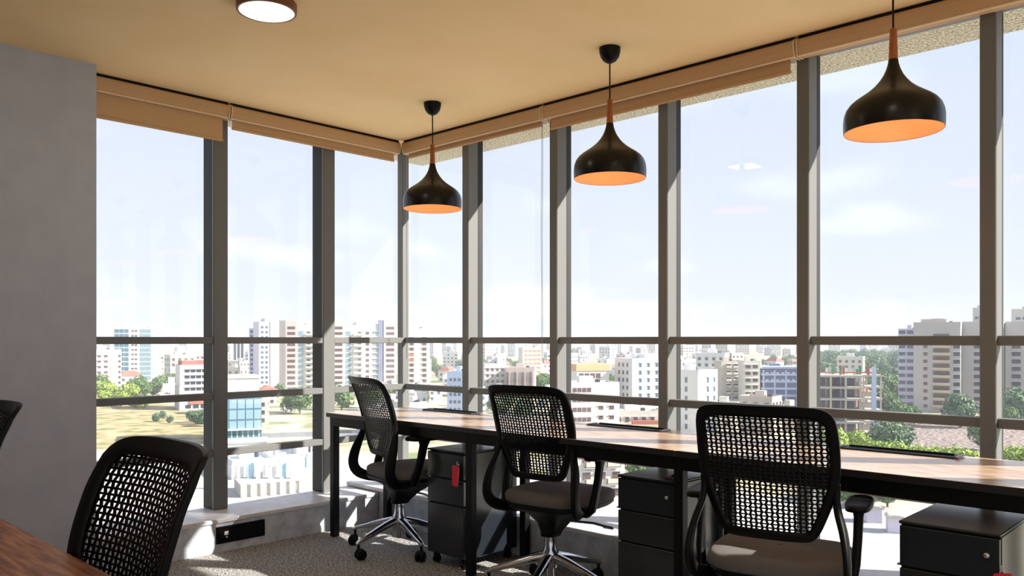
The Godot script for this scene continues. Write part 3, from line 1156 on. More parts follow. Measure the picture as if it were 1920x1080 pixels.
# ---------------------------------------------------------------- trees
func tree_shape(seed_: int, r: float, h: float, dark: Color, light: Color, leaves: int, tall := 1.0) -> Array:
	var g := RandomNumberGenerator.new()
	g.seed = seed_
	var s := MB.new()
	s.tinted = true
	var blobs := []
	for k in 8:
		var a := TAU * k / 8.0 + g.randf() * 0.6
		var q := 0.55 * r * sqrt(g.randf())
		blobs.append([Vector3(q * cos(a), h - r * tall + g.randf_range(-0.35, 0.45) * r * tall, q * sin(a)), r * g.randf_range(0.42, 0.66)])
	blobs.append([Vector3(0, h - r * tall * 0.9, 0), r * 0.75])
	for k in leaves:
		var b: Array = blobs[g.randi() % blobs.size()]
		var n := Vector3(g.randfn(), g.randfn(), g.randfn()).normalized()
		var p: Vector3 = b[0] + n * (b[1] * g.randf_range(0.72, 1.05)) * Vector3(1, tall, 1)
		var size := g.randf_range(0.30, 0.62) * r / 5.0
		var side := n.cross(Vector3(g.randfn(), g.randfn(), g.randfn())).normalized()
		var up := side.cross(n + 0.7 * Vector3(g.randfn(), g.randfn(), g.randfn())).normalized()
		s.tint = dark.lerp(light, g.randf())
		s.quad(p - side * size, p - up * size * 0.7, p + side * size, p + up * size * 0.7, side.cross(up).normalized())
	var tr := MB.new()
	tr.tube([Vector3(0, 0, 0), Vector3(0.1, (h - r) * 0.5, 0.05), Vector3(0, h - r * 0.8, 0)], 0.06 * r, 7, Vector3.BACK)
	for k in 3:
		var a := TAU * k / 3.0 + g.randf()
		tr.tube([Vector3(0, h - r * 1.5, 0), Vector3(0.3 * r * cos(a), h - r, 0.3 * r * sin(a)), Vector3(0.55 * r * cos(a), h - r * 0.6, 0.55 * r * sin(a))], 0.03 * r, 5, Vector3.BACK)
	return [s.mesh(), tr.mesh()]


func tree(called: String, label: String, shape: Array, x: float, z: float, size: float, group: String) -> void:
	var t := thing(called, label, "tree", Vector3(x, GROUND, z), fmod(x * 3.7 + z * 1.3, TAU), group)
	t.scale = Vector3.ONE * size
	part(t, "crown", shape[0], M.leaf)
	part(t, "trunk", shape[1], M.bark)


func build_city() -> void:
	city_materials()
	M.leaf = plain(Color.WHITE, 0.8)
	M.leaf.vertex_color_use_as_albedo = true
	M.leaf.backlight_enabled = true
	M.leaf.backlight = Color(0.35, 0.4, 0.2)
	M.bark = plain(Color(0.36, 0.29, 0.23), 0.9)
	var s := MB.new()
	s.lohi(Vector3(-3000, GROUND - 1, -9000), Vector3(9000, GROUND, 3000))
	structure("ground", "mottled dusty ground of the city far below", "ground", s, M.ground)
	heroes()
	low_houses()
	greenery()


func patch(called: String, label: String, category: String, pts: Array, height: float, look: Material) -> void:
	var s := MB.new()
	var poly := []
	for p in pts:
		poly.append([p[0], -p[1]])
	s.prism(poly, Transform3D(Basis(Vector3(1, 0, 0), -PI / 2), Vector3(0, GROUND, 0)), height)
	structure(called, label, category, s, look)


func curved_balconies(t: Node3D, at: Vector3, bw: float, out: float, fh: float, n: int) -> void:
	var s := MB.new()
	var lo := []
	var hi := []
	var back_lo := []
	var back_hi := []
	for k in 13:
		var u := -1.0 + k / 6.0
		var p := Vector3(u * bw / 2, 0, out * (1.0 - u * u * 0.75))
		lo.append(p)
		hi.append(p + Vector3(0, 1.15, 0))
		back_lo.append(Vector3(p.x, 0, -0.2))
		back_hi.append(Vector3(p.x, 0.2, -0.2))
	s.grid([back_lo, lo, hi], false)
	s.grid([back_hi, [] + lo.map(func(q): return q + Vector3(0, 0.2, 0))], false)
	var m := s.mesh()
	for r in n:
		put(t, "balcony", m, M.b_beige, Transform3D(Basis(), at + Vector3(0, r * fh, 0)))
	var w := MB.new()
	w.box(Vector3.ZERO, Vector3(bw * 0.86, 1.7, 0.2))
	var wm := w.mesh()
	for r in n:
		put(t, "window", wm, M.win_brown, Transform3D(Basis(), at + Vector3(0, r * fh + 1.9, 0.05)))


func construction_frame(x: float, z: float, turn: float, w: float, d: float) -> void:
	var t := thing("concrete_frame", "unfinished concrete building frame with green and red formwork on its roof", "building", Vector3(x, GROUND, z), turn)
	var fh := 3.25
	for k in 7:
		slab(t, "floor_slab", Vector3(-w / 2 - 0.4, k * fh + 0.2, -d / 2), Vector3(w / 2 + 0.4, k * fh + 0.75, d / 2 + 0.3), M.b_concrete)
	for i in 4:
		for j in 3:
			var cx := lerpf(-w / 2 + 0.3, w / 2 - 0.3, i / 3.0)
			var cz := lerpf(-d / 2 + 0.3, d / 2 - 0.3, j / 2.0)
			slab(t, "column", Vector3(cx - 0.25, 0, cz - 0.25), Vector3(cx + 0.25, 6 * fh + 0.2, cz + 0.25), M.b_concrete)
	slab(t, "core", Vector3(-w * 0.3, 0, -d * 0.35), Vector3(w * 0.25, 6 * fh, -d * 0.05), M.b_taupe)
	for k in 6:
		slab(t, "infill_panel", Vector3(-w * 0.48, k * fh + 0.75, -d * 0.1), Vector3(-w * 0.02, k * fh + 2.6, -d * 0.08), M.b_indigo)
		slab(t, "infill_panel", Vector3(w * 0.05, k * fh + 0.75, -d * 0.02), Vector3(w * 0.46, k * fh + 2.9, 0), M.b_indigo)
	# wing to the right, open floors
	for k in 7:
		slab(t, "floor_slab", Vector3(w / 2 + 0.8, k * fh + 0.2, -d / 2), Vector3(w / 2 + 6.2, k * fh + 0.75, d / 2 - 3), M.b_concrete)
	for i in 3:
		for j in 2:
			var cx := w / 2 + 1.2 + i * 2.3
			var cz := d / 2 - 3.4 - j * 6.0
			slab(t, "column", Vector3(cx - 0.2, 0, cz - 0.2), Vector3(cx + 0.2, 6 * fh, cz + 0.2), M.b_concrete)
	for k in 5:
		slab(t, "infill_panel", Vector3(w / 2 + 1.0, k * fh + 0.8, -d * 0.2), Vector3(w / 2 + 6.0, k * fh + 2.2 + 0.3 * (k % 2), -d * 0.18), M.b_sand)
	# formwork and starter bars
	for i in 16:
		var cx := lerpf(-w / 2, w / 2 + 6.0, i / 15.0)
		var h: float = 1.6 + 0.9 * ((i * 7) % 5) / 4.0
		var look: Material = [M.b_green, M.b_red, M.b_concrete, M.b_green, M.b_white][(i * 3) % 5]
		slab(t, "formwork_panel", Vector3(cx - 0.35, 6 * fh + 0.75, d * 0.28 - (i % 3) * 2.0), Vector3(cx + 0.3, 6 * fh + 0.75 + h, d * 0.28 - (i % 3) * 2.0 + 0.25), look)
	slab(t, "formwork_beam", Vector3(-w / 2, 6 * fh + 1.3, d * 0.42), Vector3(w / 2 + 6.0, 6 * fh + 1.6, d * 0.44), M.b_red)
	slab(t, "hoist_mast", Vector3(w / 2 + 2.4, 0, d / 2 + 1.0), Vector3(w / 2 + 3.3, 6 * fh + 3.0, d / 2 + 1.9), M.b_blue)


func excavator(x: float, z: float) -> void:
	var t := thing("excavator", "yellow excavator standing behind the white sheds", "excavator", Vector3(x, GROUND, z), 2.4)
	for k in [-1.0, 1.0]:
		var s := MB.new()
		s.cham(Vector3(0, 0.45, k * 1.2), Vector3(4.0, 0.9, 0.6), 0.35)
		part(t, "track", s, M.win_dark)
	var b := MB.new()
	b.cham(Vector3(-0.4, 1.7, 0.3), Vector3(3.4, 1.4, 2.2), 0.15)
	part(t, "body", b, M.b_yellow)
	b = MB.new()
	b.cham(Vector3(0.9, 2.3, -0.9), Vector3(1.5, 1.9, 1.1), 0.12)
	part(t, "cab", b, M.b_yellow)
	b = MB.new()
	b.sweep([Vector3(1.2, 1.8, 0.1), Vector3(3.0, 4.4, 0.1), Vector3(5.2, 4.2, 0.1)], MB.rounded(0.28, 0.42, 4.0, 8), Vector3(0, 0.1, 1))
	part(t, "boom", b, M.b_yellow)
	b = MB.new()
	b.sweep([Vector3(5.2, 4.3, 0.1), Vector3(5.7, 2.6, 0.1), Vector3(5.5, 1.4, 0.1)], MB.rounded(0.2, 0.3, 4.0, 8), Vector3(0, 0.1, 1))
	part(t, "stick", b, M.b_yellow)
	b = MB.new()
	b.prism([[5.0, 0.3], [5.9, 0.2], [6.1, 1.4], [5.4, 1.4]], Transform3D(Basis(), Vector3(0, 0, -0.4)), 1.0)
	part(t, "bucket", b, M.win_dark)


func stall(label: String, x: float, z: float, turn: float) -> void:
	var t := thing("market_stall", label, "stall", Vector3(x, GROUND, z), turn)
	var s := MB.new()
	s.cham(Vector3(0, 1.2, 0), Vector3(2.4, 2.4, 3.0), 0.05)
	part(t, "body", s, M.b_lilac)
	s = MB.new()
	var poly := []
	for k in 9:
		var a := PI * k / 8.0
		poly.append([1.45 * cos(a), 2.35 + 0.55 * sin(a)])
	s.prism(poly, Transform3D(Basis(), Vector3(0, 0, -1.7)), 3.4)
	part(t, "roof", s, M.b_beige)
	if label.contains("blue"):
		slab(t, "front_panel", Vector3(-1.3, 0.9, -1.0), Vector3(-1.2, 1.9, 1.0), M.b_tarp)
	else:
		for k in 4:
			slab(t, "shutter_slat", Vector3(-1.3, 0.5 + k * 0.42, -1.2), Vector3(-1.2, 0.75 + k * 0.42, 1.2), M.b_grey)
	slab(t, "counter", Vector3(-1.6, 0.75, -1.3), Vector3(-1.2, 0.85, 1.3), M.b_beige)


const HOUSE_KINDS := [
	["small flat-roofed house", 9.0, 8.0, 7.0, 2], ["three-storey house", 10.0, 9.0, 10.0, 3], ["four-storey walk-up block", 12.0, 10.0, 13.0, 4],
	["house with a terracotta hipped roof", 11.0, 9.0, 7.0, 2], ["mid-rise apartment block", 14.0, 12.0, 16.0, 5], ["eight-storey apartment block", 18.0, 14.0, 24.0, 8], ["tall apartment tower", 22.0, 16.0, 34.0, 11]]


func house(kind: int, color: int) -> Node3D:
	var k: Array = HOUSE_KINDS[kind]
	var w: float = k[1]
	var d: float = k[2]
	var h: float = k[3]
	var look: Material = [M.b_cream, M.b_white, M.b_grey, M.b_pink, M.b_beige][color]
	var said: String = ["cream", "white", "grey", "pink", "beige"][color]
	var far := kind >= 4
	var t := thing(["low_house", "town_house", "walk_up_block", "hipped_house", "apartment_block", "apartment_block", "apartment_tower"][kind], "%s %s %s" % [said, k[0], "far off across the city" if far else "among the low houses of the city"], "building", Vector3.ZERO, 0.0, "%ss of the city" % k[0])
	slab(t, "walls", Vector3(-w / 2, 0, -d / 2), Vector3(w / 2, h, d / 2), look)
	if kind == 3:
		var s := MB.new()
		var e := [Vector3(-w / 2 - 0.6, h, -d / 2 - 0.6), Vector3(w / 2 + 0.6, h, -d / 2 - 0.6), Vector3(w / 2 + 0.6, h, d / 2 + 0.6), Vector3(-w / 2 - 0.6, h, d / 2 + 0.6)]
		var r := [Vector3(-w / 4, h + 2.6, 0), Vector3(w / 4, h + 2.6, 0)]
		s.quad(e[0], e[1], r[1], r[0], Vector3(0, 1, -1).normalized())
		s.quad(e[2], e[3], r[0], r[1], Vector3(0, 1, 1).normalized())
		var up := Vector3(1, 1, 0).normalized()
		s.tri(e[1], e[2], r[1], up, up, up)
		up = Vector3(-1, 1, 0).normalized()
		s.tri(e[3], e[0], r[0], up, up, up)
		s.quad(e[0], e[1], e[2], e[3], Vector3.DOWN)
		part(t, "roof", s, M.b_red)
	else:
		roof_bits(t, w, d, h, look, kind < 5)
	var s2 := MB.new()
	var l := MB.new()
	for r in int(k[4]):
		for f in 4:
			var fx := Transform3D(Basis(Vector3.UP, f * PI / 2), Basis(Vector3.UP, f * PI / 2) * Vector3(0, 0, d / 2 if f % 2 == 0 else w / 2))
			var across := w if f % 2 == 0 else d
			var n := int(across / 3.2)
			for c in n:
				if (r * 7 + c * 3 + f * 5 + kind) % 6 == 0:
					continue
				var at := fx * Vector3(lerpf(-across / 2, across / 2, (c + 0.5) / n), 1.7 + r * 3.05, 0)
				s2.box(at, Vector3(1.5, 1.4, 0.2), fx.basis)
				if kind < 5:
					l.box(fx * Vector3(lerpf(-across / 2, across / 2, (c + 0.5) / n), 2.65 + r * 3.05, 0.3), Vector3(2.0, 0.15, 0.6), fx.basis)
	tag(part(t, "windows", s2, M.win_brown if color % 2 == 0 else M.win_blue), "", "", "", "stuff")
	if kind < 5:
		tag(part(t, "sunshades", l, look), "", "", "", "stuff")
	return t


func low_houses() -> void:
	var made := {}
	for i in HOUSES.size():
		var a: Array = HOUSES[i]
		var color: int = [0, 1, 2, 1, 4, 0, 3, 1, 2, 0, 4][i % 11]
		var key := "%d_%d" % [a[0], color]
		var o: Node3D
		if made.has(key):
			var src: Node3D = made[key]
			o = src.duplicate()
			o.name = numbered(String(src.name).rstrip("0123456789").trim_suffix("_"))
			add_child(o)
		else:
			o = house(a[0], color)
			made[key] = o
		o.position = Vector3(a[1], GROUND, a[2])
		o.rotation.y = a[3]
		o.scale = Vector3.ONE * a[4]
		var off := Vector2(a[1], a[2]).length()
		var where := "among the nearer low houses" if off < 380.0 else ("in the middle distance" if off < 700.0 else ("in the hazy far city" if off < 1500.0 else "on the hazy skyline"))
		var said: String = ["cream", "white", "grey", "pink", "beige"][color]
		var kind: String = HOUSE_KINDS[a[0]][0]
		tag(o, "%s %s %s" % [said, kind, where], "building", "%ss %s" % [kind, where])
	ground_patches()
	yard_things()


func greenery() -> void:
	var deep := []
	var bright := []
	var dull := []
	for k in 3:
		deep.append(tree_shape(100 + k, 5.0, 9.5, Color(0.05, 0.10, 0.03), Color(0.16, 0.26, 0.07), 1500))
		bright.append(tree_shape(200 + k, 5.0, 8.5, Color(0.16, 0.24, 0.03), Color(0.42, 0.52, 0.09), 1500, 0.85))
		dull.append(tree_shape(300 + k, 5.0, 10.0, Color(0.05, 0.10, 0.06), Color(0.14, 0.24, 0.12), 1500, 1.1))
	var places := ["beside the dry field", "before the cream apartment towers", "among the far houses", "before the beige flats and banded office", "in the wood behind the concrete frame", "before the tall beige flats", "in the sunny row beyond the bench desk", "behind the market stalls", "beside the beige house below"]
	var sizes := ["small", "middling", "large", "very large"]
	for i in TREES.size():
		var a: Array = TREES[i]
		var size: float = a[3]
		var said: String = sizes[clampi(int(size * 2.2 - 0.9), 0, 3)]
		var where: String = places[a[4]]
		match int(a[0]):
			0:
				tree("broadleaf_tree", "%s dark green broadleaf tree %s" % [said, where], deep[i % 3], a[1], a[2], size, "dark green trees %s" % where)
			1:
				tree("bright_tree", "%s yellow-green leafy tree %s" % [said, where], bright[i % 3], a[1], a[2], size, "yellow-green trees %s" % where)
			_:
				tree("dusky_tree", "%s dusky blue-green tree %s" % [said, where], dull[i % 3], a[1], a[2], size, "blue-green trees %s" % where)


func heroes() -> void:
	var t: Node3D
	t = block("glass_tower", "teal glass office tower with a pale central shaft, beyond the dry field", 244.8, -614.4, -0.585, 28.0, 22.0, 37.9, M.b_white, true)
	windows(t, face_of(28.0, 22.0, "f"), spread(-13.14, -3.36, 3), 2.936402822081172, 2.7, 2.5, 3.4, 11, M.teal_glass, 0, "window")
	windows(t, face_of(28.0, 22.0, "f"), spread(3.92, 11.75, 3), 2.3770879988276157, 2.7, 2.5, 3.4, 11, M.pale_teal, 0, "window")
	windows(t, face_of(28.0, 22.0, "f"), spread(-1.96, 2.52, 2), 1.6, 1.2, 2.5, 3.4, 11, M.win_brown, 0, "window")
	windows(t, face_of(28.0, 22.0, "r"), spread(-8.80, 8.80, 4), 2.6, 1.6, 2.5, 3.4, 11, M.pale_teal, 0, "window")
	slab(t, "crown", Vector3(-6.15, 37.92, -6.00), Vector3(6.15, 40.92, 6.00), M.b_white)
	t = block("apartment_block", "pink and white apartment block beside the grey wall", 180.0, -500.1, -0.035, 15.1, 14.0, 23.7, M.b_white, true)
	slab(t, "pink_panel", Vector3(1.51, 0.00, 7.00), Vector3(5.43, 23.72, 7.40), M.b_pink)
	windows(t, face_of(15.1, 14.0, "f"), spread(-6.33, 0.75, 2), 2.0, 1.3, 2, 3.1, 7, M.win_brown, 0.7, "window")
	windows(t, face_of(15.1, 14.0, "f"), [6.49], 1.4, 1.3, 2, 3.1, 7, M.win_brown, 0.7, "window")
	t = block("red_topped_office", "white office block with dark window bands and red upper and lower storeys", 162.0, -347.7, -0.299, 11.7, 16.0, 18.5, M.b_white, true)
	slab(t, "red_roof_storey", Vector3(-4.89, 18.49, -7.20), Vector3(4.89, 21.09, 6.72), M.b_red)
	slab(t, "red_panel", Vector3(-2.33, 2.50, 8.00), Vector3(5.36, 7.00, 8.50), M.b_red)
	windows(t, face_of(11.7, 16.0, "f"), spread(-4.20, 5.13, 4), 1.981261479687273, 1.25, 9, 2.6, 4, M.win_dark, 0.5, "window")
	windows(t, face_of(11.7, 16.0, "f"), spread(-4.20, 5.13, 3), 2.3308958584556154, 1.6, 1.5, 3.2, 1, M.win_dark, 0, "window")
	slab(t, "grey_side", Vector3(-6.13, 0.00, -8.00), Vector3(-5.83, 10.17, 8.00), M.b_grey)
	t = block("glass_block", "low teal glass block with a cream top storey, behind the window mullion", 119.6, -228.7, -0.398, 13.7, 18.0, 13.9, M.teal_glass, false)
	slab(t, "top_storey", Vector3(-7.24, 13.95, -9.40), Vector3(7.24, 14.75, 9.40), M.b_grey)
	slab(t, "penthouse", Vector3(-6.84, 14.75, -7.00), Vector3(6.24, 18.95, 7.80), M.b_cream)
	slab(t, "penthouse_roof", Vector3(-7.04, 18.95, -7.50), Vector3(6.64, 19.55, 8.20), M.b_grey)
	windows(t, face_of(13.7, 18.0, "f"), spread(-6.84, 6.84, 6), 1.9835460519572101, 2.6, 5.3, 3.1, 3, M.pale_teal, 0, "glass_panel")
	windows(t, face_of(13.7, 18.0, "f"), spread(-6.84, 6.84, 9), 0.35, 4.2, 2.2, 3.1, 1, M.b_paleblue, 0, "fin")
	slab(t, "plinth_canopy", Vector3(-7.84, 4.00, 9.00), Vector3(7.84, 4.30, 10.50), M.b_white)
	t = block("indigo_tower", "slim dark indigo residential tower behind the pale lilac tower", 298.4, -538.0, -0.679, 7.7, 14.0, 37.4, M.b_indigo, true)
	windows(t, face_of(7.7, 14.0, "f"), spread(-3.48, 3.48, 2), 2.1642695818992004, 1.5, 3, 3.3, 11, M.win_dark, 0, "window")
	t = block("white_striped_tower", "white tower with long dark vertical stripes, far behind the glass block", 398.4, -753.0, -0.487, 11.4, 16.0, 28.6, M.b_white, true)
	slab(t, "stripe", Vector3(-4.53, 0.00, 8.00), Vector3(-2.33, 26.33, 8.30), M.win_dark)
	slab(t, "stripe", Vector3(-1.10, 0.00, 8.00), Vector3(1.10, 26.33, 8.30), M.win_dark)
	slab(t, "stripe", Vector3(2.33, 0.00, 8.00), Vector3(4.53, 26.33, 8.30), M.win_dark)
	t = block("lilac_tower", "tall pale lilac tower with a cream flank beside the taupe tower", 272.2, -478.4, -0.277, 12.8, 16.0, 40.8, M.b_lilac, true)
	windows(t, face_of(12.8, 16.0, "f"), spread(-5.76, -0.26, 2), 1.7, 1.5, 3, 3.2, 12, M.win_blue, 0, "window")
	slab(t, "cream_panel", Vector3(0.64, 0.00, 8.00), Vector3(6.40, 41.96, 8.50), M.b_cream)
	slab(t, "crown", Vector3(-1.92, 40.76, -5.00), Vector3(3.84, 43.96, 5.00), M.b_lilac)
	t = block("striped_tower", "cream apartment tower with a taupe shaft of dark horizontal windows, beside the lilac tower", 251.1, -399.8, -0.664, 25.3, 15.0, 37.6, M.b_cream, true)
	slab(t, "taupe_flank", Vector3(-12.64, 0.00, -7.50), Vector3(-9.10, 40.76, 8.70), M.b_taupe)
	slab(t, "pink_shaft", Vector3(-9.10, 0.00, 4.50), Vector3(-3.03, 40.76, 8.50), M.b_pink)
	windows(t, Transform3D(Basis(), Vector3(0, 0, 8.50)), [-6.07], 4.04, 1.5, 3.2, 3.05, 12, M.win_brown)
	windows(t, face_of(25.3, 15.0, "f"), spread(-2.78, 0.51, 2), 1.3903123111472535, 2.6, 3.2, 3.05, 11, M.pale_teal, 0, "window")
	balconies(t, face_of(25.3, 15.0, "f"), [4.3], 5.561249244589014, 1.5, 2.2, 3.05, 11, M.b_white, 1.0)
	windows(t, face_of(25.3, 15.0, "f"), [3.03, 10.11], 1.7, 1.6, 3.4, 3.05, 11, M.win_brown, 0, "window")
	slab(t, "crown", Vector3(1.26, 37.56, -4.00), Vector3(7.58, 39.96, 4.00), M.b_cream)
	t = block("striped_tower", "long cream apartment slab with two pink shafts, seen to both sides of the glazed corner", 276.8, -379.7, -0.561, 35.9, 15.0, 37.6, M.b_cream, true)
	slab(t, "pink_shaft", Vector3(-17.94, 0.00, 4.50), Vector3(-10.77, 41.05, 8.50), M.b_pink)
	slab(t, "pink_shaft", Vector3(10.77, 0.00, 4.50), Vector3(17.22, 41.05, 8.50), M.b_pink)
	slab(t, "indigo_strip", Vector3(7.89, 0.00, 5.50), Vector3(10.69, 41.25, 8.20), M.b_indigo)
	windows(t, Transform3D(Basis(), Vector3(0, 0, 8.50)), [-14.17, 14.35], 4.31, 1.5, 3.2, 3.05, 12, M.win_brown)
	windows(t, face_of(35.9, 15.0, "f"), spread(-10.41, -7.18, 2), 1.2918375465795677, 2.5, 3.2, 3.05, 11, M.pale_teal, 0, "window")
	balconies(t, face_of(35.9, 15.0, "f"), [-3.23], 5.382656444081532, 1.5, 2.2, 3.05, 11, M.b_white, 1.0)
	windows(t, face_of(35.9, 15.0, "f"), [-2.51, 1.79], 1.8, 1.6, 3.4, 3.05, 11, M.win_brown, 0, "window")
	windows(t, face_of(35.9, 15.0, "f"), [6.28], 2.6, 1.6, 3.4, 3.05, 11, M.pale_teal, 0.6, "window")
	slab(t, "crown", Vector3(-4.31, 37.65, -4.00), Vector3(4.31, 40.25, 4.00), M.b_cream)
	t = block("striped_tower", "cream apartment wing with three columns of dark windows and a few red ones", 306.3, -370.8, -0.690, 18.7, 15.0, 36.0, M.b_cream, true)
	windows(t, face_of(18.7, 15.0, "f"), [-1.12, 6.16], 2.4, 1.7, 3.4, 3.05, 10, M.win_brown, 0.5, "window")
	windows(t, face_of(18.7, 15.0, "f"), [-5.04], 1.4, 1.7, 3.4, 3.05, 10, M.win_dark, 0.5, "window")
	windows(t, Transform3D(Basis(), Vector3(0, 0, 7.65)), [-1.12], 2.5, 1.8, 18.65, 3.05, 2, M.b_red)
	slab(t, "crown", Vector3(-5.60, 36.04, -4.00), Vector3(0.93, 38.24, 4.00), M.b_cream)
	t = block("blue_grey_block", "pale blue-grey mid-rise with square windows among low houses", 228.3, -247.4, -1.002, 6.7, 12.0, 16.6, M.b_blue, true)
	windows(t, face_of(6.7, 12.0, "f"), spread(-2.68, 2.68, 3), 1.1, 1.2, 2, 3.0, 5, M.win_blue, 0, "window")
	t = block("pink_ribbed_block", "pink block with closely set vertical brown ribs", 313.5, -291.4, -0.890, 14.9, 16.0, 15.0, M.b_pink, true)
	slab(t, "rib", Vector3(-7.06, 1.00, 8.00), Vector3(-6.36, 13.55, 8.60), M.win_brown)
	slab(t, "rib", Vector3(-5.71, 1.00, 8.00), Vector3(-5.01, 13.55, 8.60), M.b_pink)
	slab(t, "rib", Vector3(-4.37, 1.00, 8.00), Vector3(-3.67, 13.55, 8.60), M.b_taupe)
	slab(t, "rib", Vector3(-3.03, 1.00, 8.00), Vector3(-2.33, 13.55, 8.60), M.win_brown)
	slab(t, "rib", Vector3(-1.69, 1.00, 8.00), Vector3(-0.99, 13.55, 8.60), M.b_pink)
	slab(t, "rib", Vector3(-0.35, 1.00, 8.00), Vector3(0.35, 13.55, 8.60), M.b_taupe)
	slab(t, "rib", Vector3(0.99, 1.00, 8.00), Vector3(1.69, 13.55, 8.60), M.win_brown)
	slab(t, "rib", Vector3(2.33, 1.00, 8.00), Vector3(3.03, 13.55, 8.60), M.b_pink)
	slab(t, "rib", Vector3(3.67, 1.00, 8.00), Vector3(4.37, 13.55, 8.60), M.b_taupe)
	slab(t, "rib", Vector3(5.01, 1.00, 8.00), Vector3(5.71, 13.55, 8.60), M.win_brown)
	slab(t, "rib", Vector3(6.36, 1.00, 8.00), Vector3(7.06, 13.55, 8.60), M.b_pink)
	t = block("grey_flats", "grey flats with a white stair tower, beside the pink ribbed block", 309.4, -308.6, -0.581, 11.8, 14.0, 16.9, M.b_grey, true)
	windows(t, face_of(11.8, 14.0, "f"), spread(-5.32, 5.32, 4), 1.3, 1.4, 2, 3.1, 5, M.win_brown, 0.4, "window")
	slab(t, "stair_tower", Vector3(2.36, 0.00, -6.00), Vector3(5.43, 20.94, 2.00), M.b_white)
	t = block("cream_flats", "cream flats with ochre window bands, beyond the pink ribbed block", 449.3, -408.1, -0.592, 15.4, 14.0, 23.9, M.b_cream, true)
	windows(t, face_of(15.4, 14.0, "f"), spread(-6.47, 6.47, 4), 2.2, 1.5, 3, 3.1, 7, M.b_ochre, 0.4, "window")
	t = block("ochre_roofed_house", "white house with a broad ochre roof band and a grid of brown windows", 257.4, -203.4, -0.526, 13.5, 14.0, 18.2, M.b_white, false)
	slab(t, "ochre_roof", Vector3(-7.15, 18.03, -7.40), Vector3(7.15, 20.63, 7.40), M.b_ochre)
	windows(t, face_of(13.5, 14.0, "f"), spread(-6.08, 3.38, 4), 1.890873769595997, 2.0, 16.034048243314107, 3.3, 1, M.win_brown, 0, "window")
	windows(t, face_of(13.5, 14.0, "f"), spread(-6.08, -1.35, 2), 1.890873769595997, 1.9, 12.834048243314106, 3.3, 1, M.win_brown, 0, "window")
	windows(t, face_of(13.5, 14.0, "f"), spread(-6.08, 6.08, 4), 1.6207489453679973, 1.7, 2, 3.3, 3, M.win_brown, 0, "window")
	t = block("grey_and_white_house", "flat-roofed grey and white house before the ochre-roofed house", 208.4, -163.7, -0.598, 16.6, 12.0, 15.8, M.b_cream, true)
	slab(t, "grey_wing", Vector3(-8.31, 0.00, 6.00), Vector3(-0.83, 15.32, 7.00), M.b_lilac)
	windows(t, Transform3D(Basis(), Vector3(0, 0, 7.00)), spread(-7.65, -1.33, 4), 1.2, 1.3, 2.0, 3.1, 5, M.win_brown)
	windows(t, face_of(16.6, 12.0, "f"), spread(0.33, 7.48, 2), 1.5, 1.1, 2.4, 3.1, 4, M.win_brown, 0.4, "window")
	t = block("blue_shaded_tower", "white corner tower with rows of slim windows beside the bright white one", 274.2, -187.5, -0.389, 19.1, 13.0, 22.0, M.b_white, true)
	windows(t, face_of(19.1, 13.0, "f"), spread(-7.63, 7.63, 4), 1.1, 1.5, 2.2, 3.0, 7, M.win_blue, 0.4, "window")
	windows(t, face_of(19.1, 13.0, "l"), spread(-4.55, 4.55, 3), 1.1, 1.5, 2.2, 3.0, 7, M.win_blue, 0.4, "window")
	slab(t, "stair_head_block", Vector3(-1.91, 21.96, -4.00), Vector3(8.58, 24.56, 4.00), M.b_white)
	t = block("white_corner_tower", "bright white corner tower with one column of slim dark windows on each side", 234.1, -140.0, -0.140, 10.0, 10.5, 19.7, M.b_white, true)
	windows(t, face_of(10.0, 10.5, "f"), [0.0], 0.9, 1.6, 2.2, 3.0, 6, M.win_blue, 0.4, "window")
	windows(t, face_of(10.0, 10.5, "f"), [3.31], 0.6, 1.4, 2.2, 3.0, 6, M.win_blue, 0.3, "window")
	windows(t, face_of(10.0, 10.5, "l"), [0.5], 0.9, 1.6, 2.2, 3.0, 6, M.win_blue, 0.4, "window")
	t = block("beige_flats", "beige flats with small paired balconies, behind the bright white corner tower", 354.3, -194.1, -0.760, 9.7, 11.0, 19.3, M.b_beige, true)
	windows(t, face_of(9.7, 11.0, "f"), spread(-2.92, 3.89, 2), 1.9, 1.4, 2.4, 3.1, 6, M.win_brown, 0.6, "window")
	balconies(t, face_of(9.7, 11.0, "f"), spread(-2.92, 3.89, 2), 2.8, 0.9, 1.4, 3.1, 6, M.b_cream, 1.0)
	t = block("beige_flats", "pale beige flats with two columns of windows, beside the blue-grey banded office", 348.9, -180.2, -0.853, 7.5, 10.0, 19.7, M.b_cream, true)
	windows(t, face_of(7.5, 10.0, "f"), spread(-3.36, 3.36, 2), 2.2, 1.5, 2.4, 3.1, 6, M.win_brown, 0.6, "window")
	t = block("banded_office", "blue-grey office with open floors and white slab bands", 360.6, -172.0, -0.955, 15.5, 16.0, 16.3, M.b_indigo, true)
	slab(t, "slab_band", Vector3(-8.36, 1.00, -8.00), Vector3(8.36, 1.90, 8.60), M.b_blue)
	slab(t, "slab_band", Vector3(-8.36, 4.20, -8.00), Vector3(8.36, 5.10, 8.60), M.b_blue)
	slab(t, "slab_band", Vector3(-8.36, 7.40, -8.00), Vector3(8.36, 8.30, 8.60), M.b_blue)
	slab(t, "slab_band", Vector3(-8.36, 10.60, -8.00), Vector3(8.36, 11.50, 8.60), M.b_blue)
	slab(t, "slab_band", Vector3(-8.36, 13.80, -8.00), Vector3(8.36, 14.70, 8.60), M.b_blue)
	slab(t, "slab_band", Vector3(-8.36, 17.00, -8.00), Vector3(8.36, 17.90, 8.60), M.b_blue)
	slab(t, "column", Vector3(-7.85, 0.00, 8.00), Vector3(-7.05, 16.29, 8.50), M.b_lilac)
	slab(t, "column", Vector3(-2.88, 0.00, 8.00), Vector3(-2.08, 16.29, 8.50), M.b_lilac)
